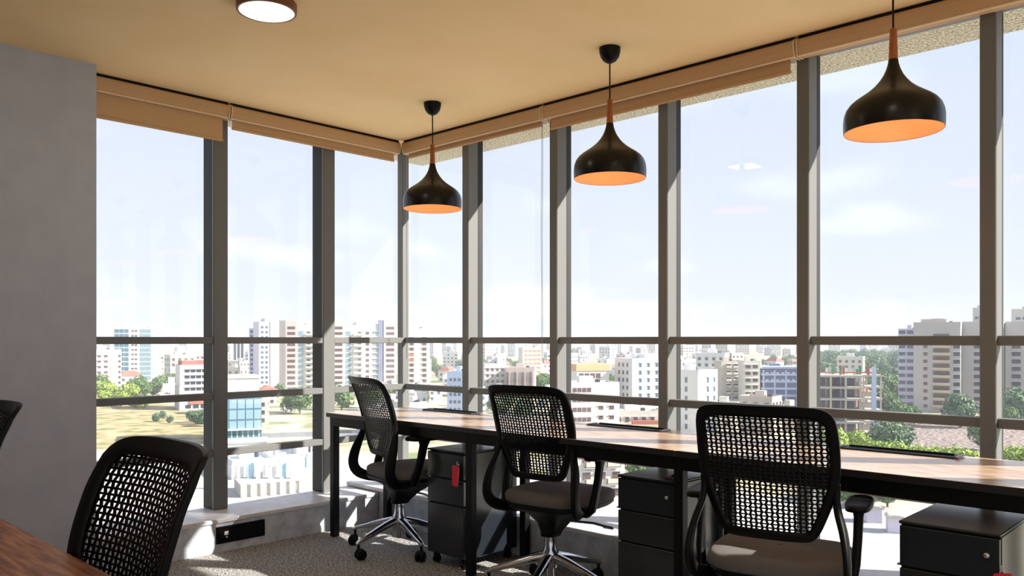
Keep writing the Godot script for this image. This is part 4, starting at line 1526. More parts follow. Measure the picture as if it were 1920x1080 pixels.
	slab(t, "column", Vector3(2.08, 0.00, 8.00), Vector3(2.88, 16.29, 8.50), M.b_lilac)
	slab(t, "column", Vector3(7.05, 0.00, 8.00), Vector3(7.85, 16.29, 8.50), M.b_lilac)
	windows(t, face_of(15.5, 16.0, "f"), spread(-6.98, 6.98, 6), 1.2, 1.3, 11.49120608285265, 3.2, 2, M.b_white, 0, "window")
	t = block("grey_flats_wing", "grey-lilac balcony wing adjoining the tall beige flats", 380.5, -120.0, -1.436, 6.3, 16.0, 34.1, M.b_lilac, true)
	windows(t, face_of(6.3, 16.0, "f"), spread(-3.16, 3.16, 2), 2.530166236410532, 1.5, 2.4, 3.1, 11, M.win_blue, 0.5, "window")
	t = block("curved_balcony_flats", "tall beige flats with curved balconies between two columns of windows", 375.3, -106.6, -1.396, 17.4, 18.0, 36.6, M.b_sand, true)
	windows(t, face_of(17.4, 18.0, "f"), [-4.17], 1.5, 1.4, 2.6, 3.1, 10, M.win_brown, 0.4, "window")
	windows(t, face_of(17.4, 18.0, "f"), [7.3], 2.3, 1.6, 2.6, 3.1, 10, M.win_dark, 0.7, "window")
	curved_balconies(t, Vector3(1.74, 2.0, 9.00), 6.95, 2.2, 3.1, 10)
	slab(t, "roof_storey", Vector3(-6.08, 36.62, -6.00), Vector3(3.48, 38.82, 7.00), M.b_beige)
	t = block("beige_slab", "plain beige slab of flats with one column of dark windows beside the mullion", 386.1, -92.1, -1.439, 14.0, 18.0, 36.8, M.b_sand, true)
	windows(t, face_of(14.0, 18.0, "f"), [-1.68, 5.04], 2.3, 1.6, 2.6, 3.1, 10, M.win_dark, 0.7, "window")
	t = block("beige_slab", "plain beige slab of flats at the far end of the long window", 398.4, -75.9, -1.485, 19.6, 18.0, 36.8, M.b_sand, true)
	windows(t, face_of(19.6, 18.0, "f"), [-5.89, 3.93], 3.2, 1.7, 2.6, 3.1, 10, M.win_dark, 0.7, "window")
	t = block("office_tower", "tall grey tower rising behind the beige flats", 533.6, -129.7, -1.332, 6.9, 14.0, 47.8, M.b_grey, true)
	windows(t, face_of(6.9, 14.0, "f"), spread(-2.78, 2.78, 2), 2.0, 1.6, 30, 3.2, 5, M.win_blue, 0, "window")
	t = block("office_tower", "broad grey tower behind the beige slab at the far end", 564.6, -111.3, -1.376, 17.0, 14.0, 47.5, M.b_grey, true)
	windows(t, face_of(17.0, 14.0, "f"), spread(-6.80, 6.80, 4), 2.4, 1.6, 30, 3.2, 5, M.win_blue, 0, "window")
	t = block("beige_house", "beige three-storey house just below, seen under the bench desk", 122.6, -97.4, -0.631, 12.2, 12.0, 8.5, M.b_cream, true)
	windows(t, face_of(12.2, 12.0, "f"), spread(-5.50, 5.86, 4), 1.5, 1.3, 2.0, 3.1, 3, M.win_brown, 0.5, "window")
	balconies(t, face_of(12.2, 12.0, "f"), spread(-2.44, 5.86, 2), 2.6, 0.9, 3.6, 3.1, 2, M.b_beige, 1.0)
	t = block("white_row_house", "low white row house with dark doorways and a terracotta edge, near the white tower", 245.4, -172.2, -0.787, 16.9, 9.0, 3.8, M.b_cream, true)
	windows(t, face_of(16.9, 9.0, "f"), spread(-7.61, 7.61, 5), 1.4, 1.7, 1.6, 3.0, 1, M.win_brown, 0.5, "window")
	slab(t, "terracotta_verge", Vector3(-1.69, 0.00, 5.70), Vector3(8.45, 1.40, 7.50), M.b_red)
	t = block("tarp_roofed_shed", "long shed under a bright blue tarpaulin roof", 307.3, -223.2, -0.805, 12.2, 9.0, 3.4, M.b_cream, false)
	slab(t, "tarpaulin", Vector3(-6.60, 3.37, -5.00), Vector3(6.60, 4.17, 5.00), M.b_tarp)
	windows(t, face_of(12.2, 9.0, "f"), spread(-4.88, 4.88, 3), 1.6, 1.8, 1.5, 3, 1, M.win_brown, 0, "window")
	t = block("white_shed", "long white flat-roofed shed below the short window, nearest the sill", 92.3, -170.1, -0.295, 9.6, 14.0, 3.2, M.b_white, true)
	slab(t, "buttress", Vector3(-5.03, 0.00, 7.00), Vector3(-4.53, 2.94, 7.70), M.b_white)
	slab(t, "buttress", Vector3(-3.83, 0.00, 7.00), Vector3(-3.33, 2.94, 7.70), M.b_white)
	slab(t, "buttress", Vector3(-2.64, 0.00, 7.00), Vector3(-2.14, 2.94, 7.70), M.b_white)
	slab(t, "buttress", Vector3(-1.44, 0.00, 7.00), Vector3(-0.94, 2.94, 7.70), M.b_white)
	slab(t, "buttress", Vector3(-0.25, 0.00, 7.00), Vector3(0.25, 2.94, 7.70), M.b_white)
	slab(t, "buttress", Vector3(0.94, 0.00, 7.00), Vector3(1.44, 2.94, 7.70), M.b_white)
	slab(t, "buttress", Vector3(2.14, 0.00, 7.00), Vector3(2.64, 2.94, 7.70), M.b_white)
	slab(t, "buttress", Vector3(3.33, 0.00, 7.00), Vector3(3.83, 2.94, 7.70), M.b_white)
	slab(t, "buttress", Vector3(4.53, 0.00, 7.00), Vector3(5.03, 2.94, 7.70), M.b_white)
	t = block("white_shed", "white shed with a raised middle bay below the short window", 104.5, -168.9, -0.453, 10.2, 13.0, 3.2, M.b_white, true)
	slab(t, "middle_bay", Vector3(-1.02, 3.25, -5.00), Vector3(1.53, 5.65, 6.50), M.b_white)
	windows(t, face_of(10.2, 13.0, "f"), spread(-4.59, 4.59, 5), 2.2, 2.2, 2.2, 3, 1, M.b_paleblue, 0, "shutter")
	t = block("site_wall", "long pale yellow site wall behind the white sheds", 112.5, -192.9, -0.388, 24.2, 1.0, 1.0, M.b_cream, false)
	slab(t, "pier", Vector3(-12.40, 0.00, 0.50), Vector3(-11.80, 1.31, 0.90), M.b_cream)
	slab(t, "pier", Vector3(-10.38, 0.00, 0.50), Vector3(-9.78, 1.31, 0.90), M.b_cream)
	slab(t, "pier", Vector3(-8.37, 0.00, 0.50), Vector3(-7.77, 1.31, 0.90), M.b_cream)
	slab(t, "pier", Vector3(-6.35, 0.00, 0.50), Vector3(-5.75, 1.31, 0.90), M.b_cream)
	slab(t, "pier", Vector3(-4.33, 0.00, 0.50), Vector3(-3.73, 1.31, 0.90), M.b_cream)
	slab(t, "pier", Vector3(-2.32, 0.00, 0.50), Vector3(-1.72, 1.31, 0.90), M.b_cream)
	slab(t, "pier", Vector3(-0.30, 0.00, 0.50), Vector3(0.30, 1.31, 0.90), M.b_cream)
	slab(t, "pier", Vector3(1.72, 0.00, 0.50), Vector3(2.32, 1.31, 0.90), M.b_cream)
	slab(t, "pier", Vector3(3.73, 0.00, 0.50), Vector3(4.33, 1.31, 0.90), M.b_cream)
	slab(t, "pier", Vector3(5.75, 0.00, 0.50), Vector3(6.35, 1.31, 0.90), M.b_cream)
	slab(t, "pier", Vector3(7.77, 0.00, 0.50), Vector3(8.37, 1.31, 0.90), M.b_cream)
	slab(t, "pier", Vector3(9.78, 0.00, 0.50), Vector3(10.38, 1.31, 0.90), M.b_cream)
	slab(t, "pier", Vector3(11.80, 0.00, 0.50), Vector3(12.40, 1.31, 0.90), M.b_cream)
	t = block("blue_roofed_shed", "low shed with a pale blue metal roof before the teal glass block", 112.5, -208.6, -0.426, 10.8, 7.0, 2.3, M.b_white, false)
	slab(t, "metal_roof", Vector3(-6.01, 2.25, -4.10), Vector3(6.01, 2.65, 4.30), M.b_paleblue)
	t = block("low_pink_shed", "low pink and brick shed at the edge of the dry field", 174.6, -390.2, -0.248, 17.4, 8.0, 3.2, M.b_pink, true)
	windows(t, face_of(17.4, 8.0, "f"), spread(-7.82, 7.82, 5), 1.6, 1.5, 1.8, 3, 1, M.win_brown, 0.4, "window")
	t = block("white_bungalow", "small white bungalow with a square roof tower among trees", 189.3, -430.4, -0.414, 8.6, 8.0, 6.2, M.b_white, true)
	slab(t, "roof_tower", Vector3(-1.60, 6.23, -2.00), Vector3(1.60, 10.23, 2.00), M.b_white)
	windows(t, face_of(8.6, 8.0, "f"), spread(-3.43, 3.43, 3), 1.4, 1.3, 1.6, 3, 1, M.win_brown, 0.4, "window")
	t = block("unfinished_walls", "pale unfinished concrete walls of different heights in the yard below", 83.9, -146.9, -0.349, 11.5, 9.0, 2.4, M.b_concrete, false)
	slab(t, "wall_panel", Vector3(-5.29, 2.43, -4.00), Vector3(-4.02, 4.63, -3.60), M.b_white)
	slab(t, "wall_panel", Vector3(-3.45, 2.43, -3.00), Vector3(-2.18, 7.63, -2.60), M.b_paleblue)
	slab(t, "wall_panel", Vector3(-1.95, 2.43, -2.00), Vector3(-0.69, 6.13, -1.60), M.b_grey)
	slab(t, "wall_panel", Vector3(0.23, 2.43, -1.00), Vector3(1.49, 4.63, -0.60), M.b_white)
	slab(t, "wall_panel", Vector3(2.30, 2.43, 0.00), Vector3(3.56, 7.63, 0.40), M.b_paleblue)
	slab(t, "wall_panel", Vector3(4.14, 2.43, 1.00), Vector3(5.40, 6.13, 1.40), M.b_grey)
	slab(t, "post", Vector3(-5.52, 0.00, 4.90), Vector3(-5.22, 3.43, 5.20), M.b_white)
	slab(t, "post", Vector3(-3.68, 0.00, 4.90), Vector3(-3.38, 3.43, 5.20), M.b_white)
	slab(t, "post", Vector3(-1.84, 0.00, 4.90), Vector3(-1.54, 3.43, 5.20), M.b_white)
	slab(t, "post", Vector3(0.00, 0.00, 4.90), Vector3(0.30, 3.43, 5.20), M.b_white)
	slab(t, "post", Vector3(1.84, 0.00, 4.90), Vector3(2.14, 3.43, 5.20), M.b_white)
	slab(t, "post", Vector3(3.68, 0.00, 4.90), Vector3(3.98, 3.43, 5.20), M.b_white)
	slab(t, "post", Vector3(5.52, 0.00, 4.90), Vector3(5.82, 3.43, 5.20), M.b_white)
	construction_frame(233.7, -94.4, -0.983, 12.5, 13.0)


# kind, x, z, turn, size
const HOUSES := [
	[0, 317, -396, 3.34, 1.10], [0, 509, -140, 0.99, 1.05], [0, 501, -113, 4.10, 0.91], [2, 375, -277, 3.51, 0.94], [1, 422, -93, 5.86, 0.99], [1, 393, -325, 1.00, 1.14],
	[0, 262, -303, 1.27, 0.89], [3, 364, -219, 1.93, 0.98], [1, 322, -210, 4.40, 0.96], [0, 277, -239, 6.09, 1.03], [0, 273, -440, 4.45, 0.92], [3, 230, -434, 3.87, 0.99],
	[3, 378, -298, 1.00, 0.88], [0, 194, -246, 0.13, 0.99], [0, 278, -331, 1.90, 0.89], [1, 481, -238, 1.46, 1.06], [0, 465, -223, 1.19, 1.04], [0, 327, -269, 4.72, 1.02],
	[3, 435, -175, 6.12, 1.15], [2, 336, -320, 5.81, 0.87], [0, 253, -355, 2.18, 0.87], [3, 410, -117, 0.25, 0.97], [0, 231, -343, 5.48, 1.02], [3, 341, -129, 4.45, 1.15],
	[3, 389, -165, 6.19, 1.09], [0, 216, -263, 1.81, 1.09], [2, 244, -122, 4.82, 0.89], [3, 406, -296, 0.21, 0.94], [3, 282, -108, 5.94, 1.03], [3, 204, -523, 2.84, 1.13],
	[0, 481, -183, 1.82, 1.07], [2, 407, -226, 4.12, 1.08], [2, 433, -227, 6.26, 1.11], [0, 227, -513, 0.00, 0.93], [2, 164, -311, 6.12, 0.96], [3, 197, -345, 1.03, 0.94],
	[2, 383, -192, 2.75, 1.03], [0, 358, -286, 3.21, 1.03], [3, 361, -144, 3.57, 1.14], [1, 527, -152, 1.57, 0.93], [0, 249, -257, 3.38, 1.00], [0, 461, -108, 4.67, 0.89],
	[2, 303, -181, 6.06, 0.87], [0, 202, -375, 2.43, 0.98], [1, 428, -119, 6.22, 0.98], [0, 229, -475, 0.83, 1.07], [0, 442, -106, 2.43, 1.04], [2, 595, -115, 1.32, 1.09],
	[0, 264, -120, 6.13, 1.03], [0, 255, -141, 1.80, 1.11], [0, 258, -333, 3.74, 1.03], [0, 488, -206, 2.66, 1.03], [0, 162, -216, 4.81, 0.95], [0, 186, -227, 4.70, 1.03],
	[1, 464, -205, 5.56, 1.02], [0, 241, -491, 3.41, 1.10], [0, 341, -377, 0.69, 1.05], [1, 148, -268, 5.69, 0.92], [3, 458, -132, 0.51, 1.06], [0, 286, -281, 2.24, 0.90],
	[3, 289, -605, 5.81, 1.03], [4, 623, -131, 5.47, 0.95], [2, 624, -662, 1.23, 1.02], [4, 475, -766, 5.60, 1.20], [1, 782, -624, 2.58, 1.06], [4, 624, -339, 1.31, 1.14],
	[2, 428, -548, 3.76, 1.11], [4, 856, -161, 0.14, 1.02], [2, 346, -730, 1.08, 1.26], [2, 367, -913, 1.46, 1.18], [1, 495, -742, 4.12, 1.23], [2, 383, -458, 1.85, 1.18],
	[3, 600, -136, 3.69, 1.27], [1, 325, -618, 0.22, 1.05], [2, 449, -883, 6.17, 1.14], [1, 726, -660, 2.99, 0.98], [2, 347, -840, 1.58, 1.06], [2, 267, -637, 4.26, 1.02],
	[3, 562, -273, 2.92, 0.93], [0, 587, -755, 1.75, 1.06], [1, 348, -582, 3.93, 0.99], [4, 316, -690, 1.84, 0.98], [2, 332, -782, 1.01, 1.18], [2, 548, -539, 0.42, 1.12],
	[2, 431, -789, 0.15, 1.27], [0, 736, -511, 3.98, 0.95], [4, 549, -210, 4.98, 1.14], [2, 505, -601, 1.03, 0.91], [3, 390, -569, 0.98, 0.94], [2, 610, -524, 5.67, 1.29],
	[1, 859, -470, 1.73, 0.97], [2, 600, -497, 1.70, 1.26], [1, 528, -710, 3.93, 0.93], [0, 514, -668, 5.60, 1.04], [3, 442, -368, 1.43, 1.10], [3, 451, -460, 6.16, 1.03],
	[2, 855, -548, 0.16, 1.06], [1, 454, -850, 5.23, 1.07], [2, 491, -885, 2.06, 1.23], [2, 697, -410, 5.45, 1.20], [4, 468, -267, 5.04, 1.30], [0, 819, -229, 0.31, 1.08],
	[3, 769, -370, 4.48, 1.29], [1, 720, -325, 2.40, 1.18], [2, 1012, -215, 4.31, 1.11], [2, 370, -536, 3.61, 1.02], [2, 745, -494, 4.82, 0.93], [3, 859, -504, 4.67, 1.05],
	[2, 427, -662, 4.49, 1.20], [3, 721, -418, 5.97, 1.21], [0, 693, -593, 5.19, 0.92], [1, 820, -513, 5.44, 1.09], [2, 604, -311, 4.56, 0.92], [4, 1074, -296, 4.43, 1.16],
	[3, 305, -434, 6.06, 1.07], [2, 498, -307, 5.99, 1.19], [2, 405, -545, 2.95, 1.08], [3, 623, -176, 0.27, 0.92], [2, 559, -304, 5.89, 0.93], [1, 375, -985, 5.58, 1.01],
	[0, 645, -141, 3.23, 1.21], [1, 594, -174, 1.97, 1.03], [2, 373, -596, 4.02, 1.15], [0, 479, -617, 5.89, 1.05], [4, 542, -597, 2.14, 1.10], [1, 538, -575, 1.29, 1.04],
	[2, 308, -582, 5.01, 1.03], [2, 714, -184, 2.32, 1.28], [3, 391, -434, 3.44, 1.15], [2, 432, -696, 5.86, 1.19], [3, 554, -490, 1.61, 1.29], [4, 751, -185, 0.68, 0.98],
	[0, 844, -428, 1.48, 1.06], [1, 659, -498, 4.90, 1.05], [3, 729, -611, 2.58, 1.20], [2, 301, -827, 2.88, 1.25], [4, 1168, -213, 3.17, 1.24], [3, 588, -400, 2.86, 0.91],
	[2, 742, -534, 1.56, 1.02], [2, 521, -515, 2.84, 1.13], [3, 605, -588, 5.93, 0.98], [2, 366, -764, 2.11, 0.93], [2, 785, -559, 3.28, 1.02], [0, 297, -563, 0.51, 1.27],
	[3, 525, -349, 2.59, 1.24], [1, 530, -631, 4.06, 1.01], [2, 493, -274, 5.66, 0.95], [2, 292, -457, 1.36, 1.05], [4, 250, -555, 6.14, 1.19], [2, 356, -513, 4.18, 0.93],
	[5, 854, -1229, 6.16, 1.15], [4, 724, -1407, 0.61, 1.22], [2, 2134, -783, 4.51, 1.35], [5, 1693, -330, 5.91, 1.20], [5, 1715, -952, 1.91, 1.32], [5, 1280, -1389, 6.13, 1.02],
	[4, 1048, -720, 4.30, 1.05], [5, 523, -935, 3.75, 1.03], [5, 1544, -812, 2.24, 1.35], [2, 1850, -1035, 3.32, 1.24], [5, 877, -1012, 0.24, 1.29], [5, 1750, -869, 3.54, 1.03],
	[5, 799, -1167, 3.82, 1.26], [5, 1199, -279, 4.38, 1.20], [5, 821, -1283, 0.59, 1.17], [4, 702, -1906, 5.47, 1.10], [4, 1485, -986, 3.04, 1.14], [4, 2207, -578, 2.11, 1.20],
	[4, 1311, -447, 2.11, 1.03], [5, 1336, -350, 3.84, 1.29], [5, 642, -1114, 4.62, 1.06], [4, 1927, -941, 0.74, 1.33], [5, 2372, -498, 5.99, 1.09], [5, 660, -811, 1.95, 1.22],
	[5, 1740, -701, 5.11, 1.29], [4, 1901, -467, 2.87, 1.05], [4, 1314, -362, 2.13, 1.17], [4, 934, -929, 0.87, 1.19], [4, 1510, -1354, 3.96, 1.26], [4, 1034, -875, 3.34, 1.02],
	[4, 763, -1308, 3.11, 1.06], [4, 1726, -516, 2.82, 1.33], [2, 808, -1200, 2.17, 1.12], [5, 1233, -751, 5.53, 1.11], [2, 1476, -721, 4.69, 1.13], [4, 1650, -1079, 4.39, 1.13],
	[5, 2243, -492, 2.53, 1.07], [4, 1397, -980, 2.87, 1.01], [4, 858, -642, 4.68, 1.29], [5, 700, -1873, 6.21, 1.00], [2, 670, -1487, 6.22, 1.26], [5, 1170, -649, 4.93, 1.05],
	[4, 1155, -535, 0.25, 1.01], [5, 1138, -247, 5.28, 1.12], [2, 1481, -1399, 2.68, 1.11], [2, 1318, -1280, 1.75, 1.26], [2, 884, -1662, 2.58, 1.34], [4, 717, -1455, 0.57, 1.06],
	[2, 1162, -930, 3.18, 1.23], [5, 2125, -757, 2.24, 1.02], [5, 1267, -1421, 1.76, 1.26], [5, 622, -1500, 2.61, 1.05], [5, 899, -1145, 5.56, 1.13], [4, 1927, -966, 0.19, 1.07],
	[4, 1200, -693, 3.38, 1.33], [4, 430, -1044, 5.05, 1.07], [2, 866, -1454, 2.09, 1.08], [5, 716, -937, 1.53, 1.29], [4, 748, -886, 2.57, 1.09], [5, 1514, -430, 5.81, 1.02],
	[5, 1028, -1377, 1.54, 1.35], [2, 1749, -1161, 1.61, 1.08], [4, 1279, -930, 3.38, 1.23], [4, 1366, -1561, 3.05, 1.09], [4, 877, -1369, 2.77, 1.09], [5, 1398, -1454, 0.76, 1.08],
	[4, 1095, -1461, 5.33, 1.14], [5, 591, -1619, 0.84, 1.02], [4, 1389, -931, 2.04, 1.25], [5, 729, -743, 3.39, 1.29], [4, 1407, -1615, 3.64, 1.34], [2, 915, -724, 1.25, 1.03],
	[4, 810, -661, 2.12, 1.06], [5, 1067, -1008, 4.66, 1.11], [4, 1543, -685, 0.92, 1.33], [4, 551, -878, 0.37, 1.17], [4, 989, -607, 5.90, 1.29], [2, 1717, -856, 0.29, 1.18],
	[5, 1453, -480, 1.99, 1.33], [5, 1209, -1788, 4.90, 1.16], [4, 828, -752, 1.68, 1.24], [4, 1842, -1090, 4.05, 1.04], [4, 1216, -1124, 1.18, 1.30], [2, 722, -1725, 2.07, 1.01],
	[5, 1444, -692, 3.73, 1.11], [5, 1084, -1077, 0.18, 1.13], [4, 950, -550, 4.52, 1.01], [5, 890, -1484, 2.90, 1.06], [4, 850, -1465, 4.24, 1.00], [4, 1447, -1120, 1.49, 1.15],
	[5, 1459, -1235, 5.43, 1.17], [6, 2859, -1401, 0.11, 1.07], [5, 2212, -2362, 0.60, 1.33], [6, 1658, -3343, 4.67, 1.22], [5, 1478, -2894, 4.74, 1.33],
	[6, 2090, -2959, 3.83, 1.04], [6, 1015, -1675, 5.67, 1.30], [6, 1436, -2088, 5.12, 1.06], [6, 1916, -2640, 2.64, 1.23], [5, 983, -1890, 4.38, 1.23], [6, 1096, -2069, 2.63, 1.14],
	[5, 2406, -480, 4.71, 1.13], [6, 1581, -2026, 3.79, 1.05], [6, 1719, -1928, 0.82, 1.24], [6, 1443, -2875, 6.07, 1.02], [6, 3991, -839, 0.18, 1.26], [5, 3220, -1824, 3.61, 1.29],
	[6, 2686, -1495, 4.14, 1.07], [5, 1001, -2193, 2.20, 1.28], [6, 2081, -2291, 2.55, 1.19], [5, 1846, -2540, 4.39, 1.28], [6, 2254, -2376, 5.69, 1.12],
	[6, 2211, -2848, 3.92, 1.06], [5, 1854, -1604, 1.13, 1.10], [6, 2624, -579, 3.29, 1.16], [6, 2445, -1360, 5.63, 1.11], 
]


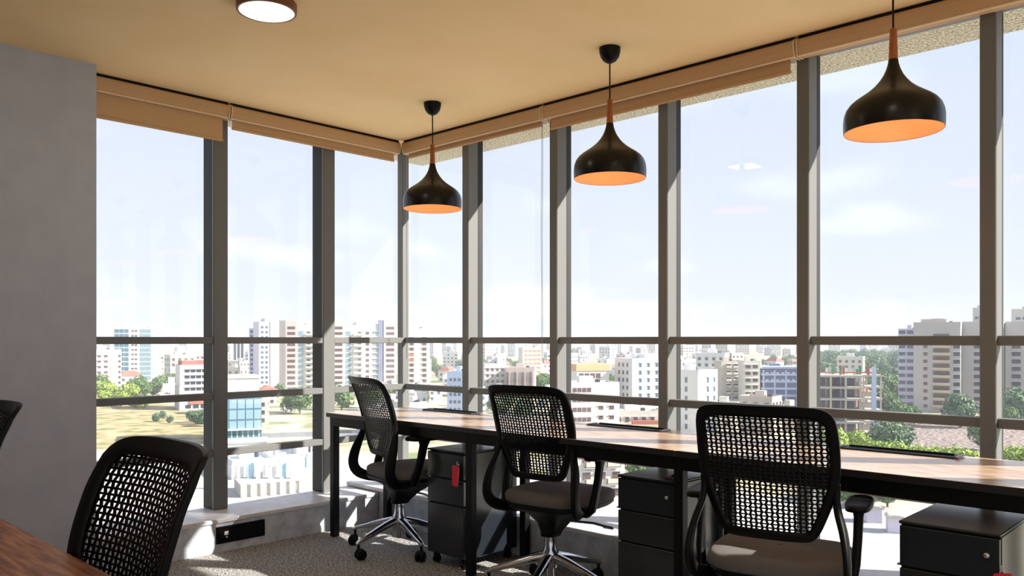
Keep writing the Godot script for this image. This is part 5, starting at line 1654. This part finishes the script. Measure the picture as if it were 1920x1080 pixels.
# kind, x, z, size, place
const TREES := [
	[1, 153, -427, 1.25, 0], [1, 150, -411, 1.20, 0], [1, 156, -402, 1.10, 0], [1, 142, -391, 0.90, 0], [1, 145, -382, 0.85, 0], [1, 147, -371, 0.70, 0],
	[1, 145, -358, 0.50, 0], [0, 169, -475, 1.30, 0], [0, 192, -480, 1.10, 0], [0, 201, -474, 1.10, 0], [0, 219, -495, 1.10, 0], [0, 199, -451, 0.80, 0],
	[0, 183, -439, 0.90, 0], [0, 176, -432, 0.90, 0], [0, 178, -452, 1.00, 0], [2, 127, -302, 0.35, 0], [2, 133, -310, 0.35, 0], [2, 127, -290, 0.30, 0],
	[2, 133, -281, 0.55, 0], [2, 132, -273, 0.60, 0], [2, 134, -288, 0.45, 0], [2, 140, -288, 0.55, 0], [0, 180, -290, 1.25, 1], [0, 182, -300, 0.90, 1],
	[0, 203, -294, 1.20, 1], [0, 217, -294, 1.00, 1], [0, 213, -284, 1.00, 1], [0, 231, -294, 0.90, 1], [0, 231, -280, 1.00, 1], [0, 241, -286, 0.90, 1],
	[0, 221, -377, 0.80, 1], [0, 222, -390, 0.70, 1], [2, 457, -375, 0.87, 2], [0, 472, -551, 1.16, 2], [0, 693, -670, 1.08, 2], [0, 607, -572, 0.98, 2],
	[0, 394, -362, 0.82, 2], [0, 721, -631, 1.04, 2], [0, 625, -587, 0.84, 2], [2, 392, -408, 1.12, 2], [0, 766, -574, 0.96, 2], [2, 449, -329, 1.15, 2],
	[2, 433, -491, 1.00, 2], [0, 596, -610, 1.14, 2], [0, 567, -663, 0.88, 2], [0, 675, -654, 0.85, 2], [0, 572, -502, 1.02, 2], [0, 488, -449, 1.06, 2],
	[0, 413, -322, 1.18, 2], [0, 396, -266, 1.02, 2], [0, 705, -503, 1.09, 2], [0, 432, -283, 1.08, 2], [0, 495, -528, 1.09, 2], [2, 630, -693, 0.95, 2],
	[0, 727, -676, 1.03, 2], [0, 568, -535, 0.80, 2], [0, 479, -496, 0.93, 2], [0, 428, -420, 1.01, 2], [0, 577, -666, 1.12, 2], [2, 632, -606, 1.03, 2],
	[0, 420, -385, 1.19, 2], [2, 735, -642, 1.02, 2], [0, 421, -335, 1.14, 2], [2, 636, -733, 1.12, 2], [2, 834, -563, 1.04, 2], [0, 458, -523, 1.11, 2],
	[2, 759, -625, 0.94, 2], [0, 633, -538, 0.83, 2], [2, 514, -555, 1.12, 2], [0, 443, -310, 1.09, 2], [0, 593, -417, 0.84, 2], [0, 362, -362, 1.12, 2],
	[0, 604, -645, 1.14, 2], [0, 478, -507, 1.02, 2], [0, 340, -252, 1.20, 2], [0, 350, -256, 1.30, 2], [0, 361, -266, 1.20, 2], [0, 335, -243, 1.10, 2],
	[0, 351, -313, 1.10, 2], [0, 361, -317, 1.20, 2], [0, 373, -334, 1.00, 2], [1, 270, -151, 0.80, 3], [1, 275, -144, 0.85, 3], [0, 300, -149, 0.90, 3],
	[0, 285, -143, 0.70, 3], [2, 756, -473, 1.10, 2], [2, 981, -522, 0.81, 2], [2, 790, -419, 1.07, 2], [0, 847, -396, 1.28, 2], [0, 900, -447, 0.85, 2],
	[2, 766, -420, 1.12, 2], [0, 573, -289, 0.92, 2], [2, 892, -530, 1.16, 2], [2, 590, -276, 1.10, 2], [0, 749, -378, 0.83, 2], [0, 839, -534, 0.84, 2],
	[0, 748, -425, 1.07, 2], [0, 596, -298, 0.84, 2], [2, 923, -593, 1.10, 2], [2, 983, -441, 0.85, 2], [2, 769, -389, 0.86, 2], [0, 544, -337, 0.84, 2],
	[0, 871, -492, 1.03, 2], [0, 823, -465, 0.92, 2], [2, 887, -434, 0.81, 2], [2, 588, -268, 0.85, 2], [2, 626, -395, 1.23, 2], [0, 873, -447, 0.87, 2],
	[0, 1029, -496, 1.19, 2], [2, 998, -458, 1.26, 2], [0, 704, -449, 1.01, 2], [2, 815, -303, 1.80, 4], [2, 623, -236, 1.48, 4], [2, 980, -352, 1.56, 4],
	[0, 605, -236, 1.36, 4], [2, 706, -259, 1.73, 4], [2, 1273, -419, 1.35, 4], [2, 1028, -332, 1.86, 4], [2, 733, -254, 1.63, 4], [2, 1009, -422, 1.55, 4],
	[0, 821, -273, 1.80, 4], [2, 898, -333, 1.30, 4], [2, 712, -287, 1.89, 4], [2, 653, -276, 1.40, 4], [0, 1128, -417, 1.54, 4], [2, 976, -374, 1.82, 4],
	[2, 836, -293, 1.46, 4], [2, 1001, -328, 1.78, 4], [0, 581, -211, 1.71, 4], [0, 923, -365, 1.75, 4], [2, 1137, -373, 1.46, 4], [0, 1084, -422, 1.51, 4],
	[2, 741, -312, 1.51, 4], [2, 1093, -443, 1.70, 4], [0, 746, -245, 1.42, 4], [0, 1111, -361, 1.60, 4], [2, 1262, -450, 1.63, 4], [0, 653, -211, 1.51, 4],
	[0, 1279, -438, 1.41, 4], [0, 718, -231, 1.33, 4], [0, 1112, -424, 1.57, 4], [2, 669, -282, 1.39, 4], [2, 1036, -361, 1.78, 4], [2, 816, -334, 1.88, 4],
	[2, 840, -345, 1.75, 4], [2, 644, -230, 1.88, 4], [2, 1278, -469, 1.74, 4], [2, 792, -291, 1.81, 4], [2, 758, -288, 1.87, 4], [2, 1199, -468, 1.63, 4],
	[0, 1221, -503, 1.35, 4], [0, 1120, -476, 1.73, 4], [0, 1087, -379, 1.87, 4], [0, 667, -266, 1.64, 4], [2, 1027, -396, 1.84, 4], [2, 950, -330, 1.55, 4],
	[2, 1254, -474, 1.55, 4], [0, 796, -335, 1.74, 4], [2, 738, -296, 1.57, 4], [0, 1182, -377, 1.61, 4], [2, 1003, -407, 1.78, 4], [2, 907, -354, 1.49, 4],
	[0, 1226, -469, 1.88, 4], [2, 577, -235, 1.48, 4], [0, 990, -365, 1.30, 4], [2, 846, -304, 1.46, 4], [2, 1066, -438, 1.83, 4], [2, 914, -384, 1.73, 4],
	[2, 878, -368, 1.65, 4], [2, 1236, -454, 1.65, 4], [0, 893, -312, 1.65, 4], [2, 1127, -394, 1.40, 4], [2, 1318, -426, 1.49, 4], [2, 795, -264, 1.59, 4],
	[0, 1242, -493, 1.37, 4], [2, 1061, -371, 1.42, 4], [2, 861, -316, 1.73, 4], [0, 1149, -414, 1.53, 4], [0, 932, -398, 1.87, 4], [2, 868, -349, 1.84, 4],
	[0, 759, -271, 1.65, 4], [2, 1119, -457, 1.37, 4], [0, 1070, -406, 1.47, 4], [2, 672, -249, 1.62, 4], [0, 1186, -457, 1.64, 4], [2, 643, -254, 1.44, 4],
	[2, 1108, -391, 1.81, 4], [0, 821, -350, 1.30, 4], [0, 979, -333, 1.46, 4], [2, 555, -234, 1.69, 4], [2, 684, -287, 1.39, 4], [2, 916, -292, 1.58, 4],
	[2, 595, -252, 1.52, 4], [2, 895, -286, 1.52, 4], [2, 776, -252, 1.88, 4], [2, 951, -368, 1.74, 4], [2, 1253, -437, 1.55, 4], [2, 602, -195, 1.41, 4],
	[2, 733, -236, 1.83, 4], [2, 703, -273, 1.36, 4], [0, 1195, -507, 1.43, 4], [2, 616, -212, 1.49, 4], [0, 766, -318, 1.70, 4], [2, 926, -340, 1.67, 4],
	[0, 1236, -405, 1.60, 4], [0, 660, -236, 1.53, 4], [2, 1183, -415, 1.48, 4], [0, 857, -287, 1.32, 4], [2, 703, -231, 1.76, 4], [2, 782, -325, 1.57, 4],
	[0, 1197, -392, 1.48, 4], [2, 1177, -477, 1.41, 4], [2, 880, -293, 1.68, 4], [2, 1206, -427, 1.56, 4], [2, 1073, -352, 1.81, 4], [2, 868, -332, 1.64, 4],
	[2, 957, -316, 1.46, 4], [0, 1159, -387, 1.70, 4], [0, 530, -187, 0.95, 4], [2, 485, -165, 1.19, 4], [0, 520, -167, 1.09, 4], [0, 570, -195, 1.14, 4],
	[2, 503, -176, 0.97, 4], [0, 583, -195, 1.09, 4], [2, 460, -148, 1.04, 4], [0, 430, -143, 1.18, 4], [2, 562, -181, 1.22, 4], [2, 419, -149, 1.11, 4],
	[0, 467, -157, 1.33, 4], [2, 407, -141, 0.95, 4], [2, 444, -154, 1.28, 4], [0, 441, -142, 1.10, 4], [2, 549, -183, 1.38, 4], [2, 313, -107, 1.15, 5],
	[0, 324, -109, 1.00, 5], [0, 295, -96, 0.90, 5], [0, 309, -96, 0.75, 5], [0, 283, -94, 0.60, 5], [2, 309, -81, 1.30, 5], [2, 333, -70, 1.20, 5], [2, 347, -71, 1.30, 5],
	[0, 321, -69, 0.80, 5], [1, 207, -84, 0.90, 6], [1, 216, -81, 0.80, 6], [1, 204, -72, 0.70, 6], [1, 201, -67, 0.75, 6], [1, 201, -63, 0.70, 6], [1, 200, -59, 0.72, 6],
	[1, 200, -55, 0.74, 6], [1, 201, -51, 0.75, 6], [1, 211, -45, 0.75, 6], [1, 212, -41, 0.75, 6], [2, 223, -77, 1.00, 6], [2, 228, -74, 0.85, 6], [2, 249, -60, 0.80, 6],
	[0, 162, -62, 0.80, 7], [0, 161, -54, 0.90, 7], [2, 169, -55, 0.80, 7], [0, 149, -56, 0.60, 7], [0, 153, -52, 0.65, 7], [1, 153, -60, 0.80, 7], [0, 138, -95, 0.80, 8],
	[0, 239, -219, 0.76, 2], [2, 223, -207, 0.67, 2], [2, 273, -261, 0.55, 2], [0, 287, -298, 0.67, 2], [0, 233, -227, 0.53, 2], [2, 236, -251, 0.53, 2],
	[2, 243, -243, 0.61, 2], [0, 252, -275, 0.59, 2], [2, 253, -235, 0.57, 2], [0, 292, -266, 0.65, 2], [2, 258, -247, 0.73, 2], 
]


func ground_patches() -> void:
	patch("dry_field", "dry sandy field with green edges below the short window", "field", [[81, -242], [109, -212], [127, -247], [156, -315], [181, -369], [162, -381], [144, -430]], 0.06, M.field)
	patch("rubble_ground", "brown rubble-strewn ground before the beige flats", "ground", [[229, -81], [264, -44], [371, -62], [322, -114]], 0.06, M.rubble)
	patch("paved_yard", "pale paved yard below the short window", "yard", [[43, -129], [74, -96], [131, -176], [79, -236]], 0.05, M.pavement)
	patch("paved_forecourt", "pale paved forecourt below the long window", "yard", [[73, -95], [110, -15], [167, -27], [117, -153]], 0.05, M.pavement)
	patch("bounce_plot", "added pale plot round the foot of the office building, bouncing light to the ceiling", "yard", [[-100, -118], [118, -118], [118, 100], [-100, 100]], 0.04, M.pavement)  # added out of view, pale so it bounces light up to the ceiling
	patch("road", "grey road behind the site wall", "road", [[116, -236], [166, -205], [175, -216], [121, -247]], 0.05, M.asphalt)


func yard_things() -> void:
	excavator(112.0, -176.8)
	stall("market stall with a blue front panel and rounded beige roof, below the long window", 134.3, -44.5, 2.0)
	stall("market stall with a striped grey front and rounded beige roof, below the long window", 139.1, -49.7, 2.15)
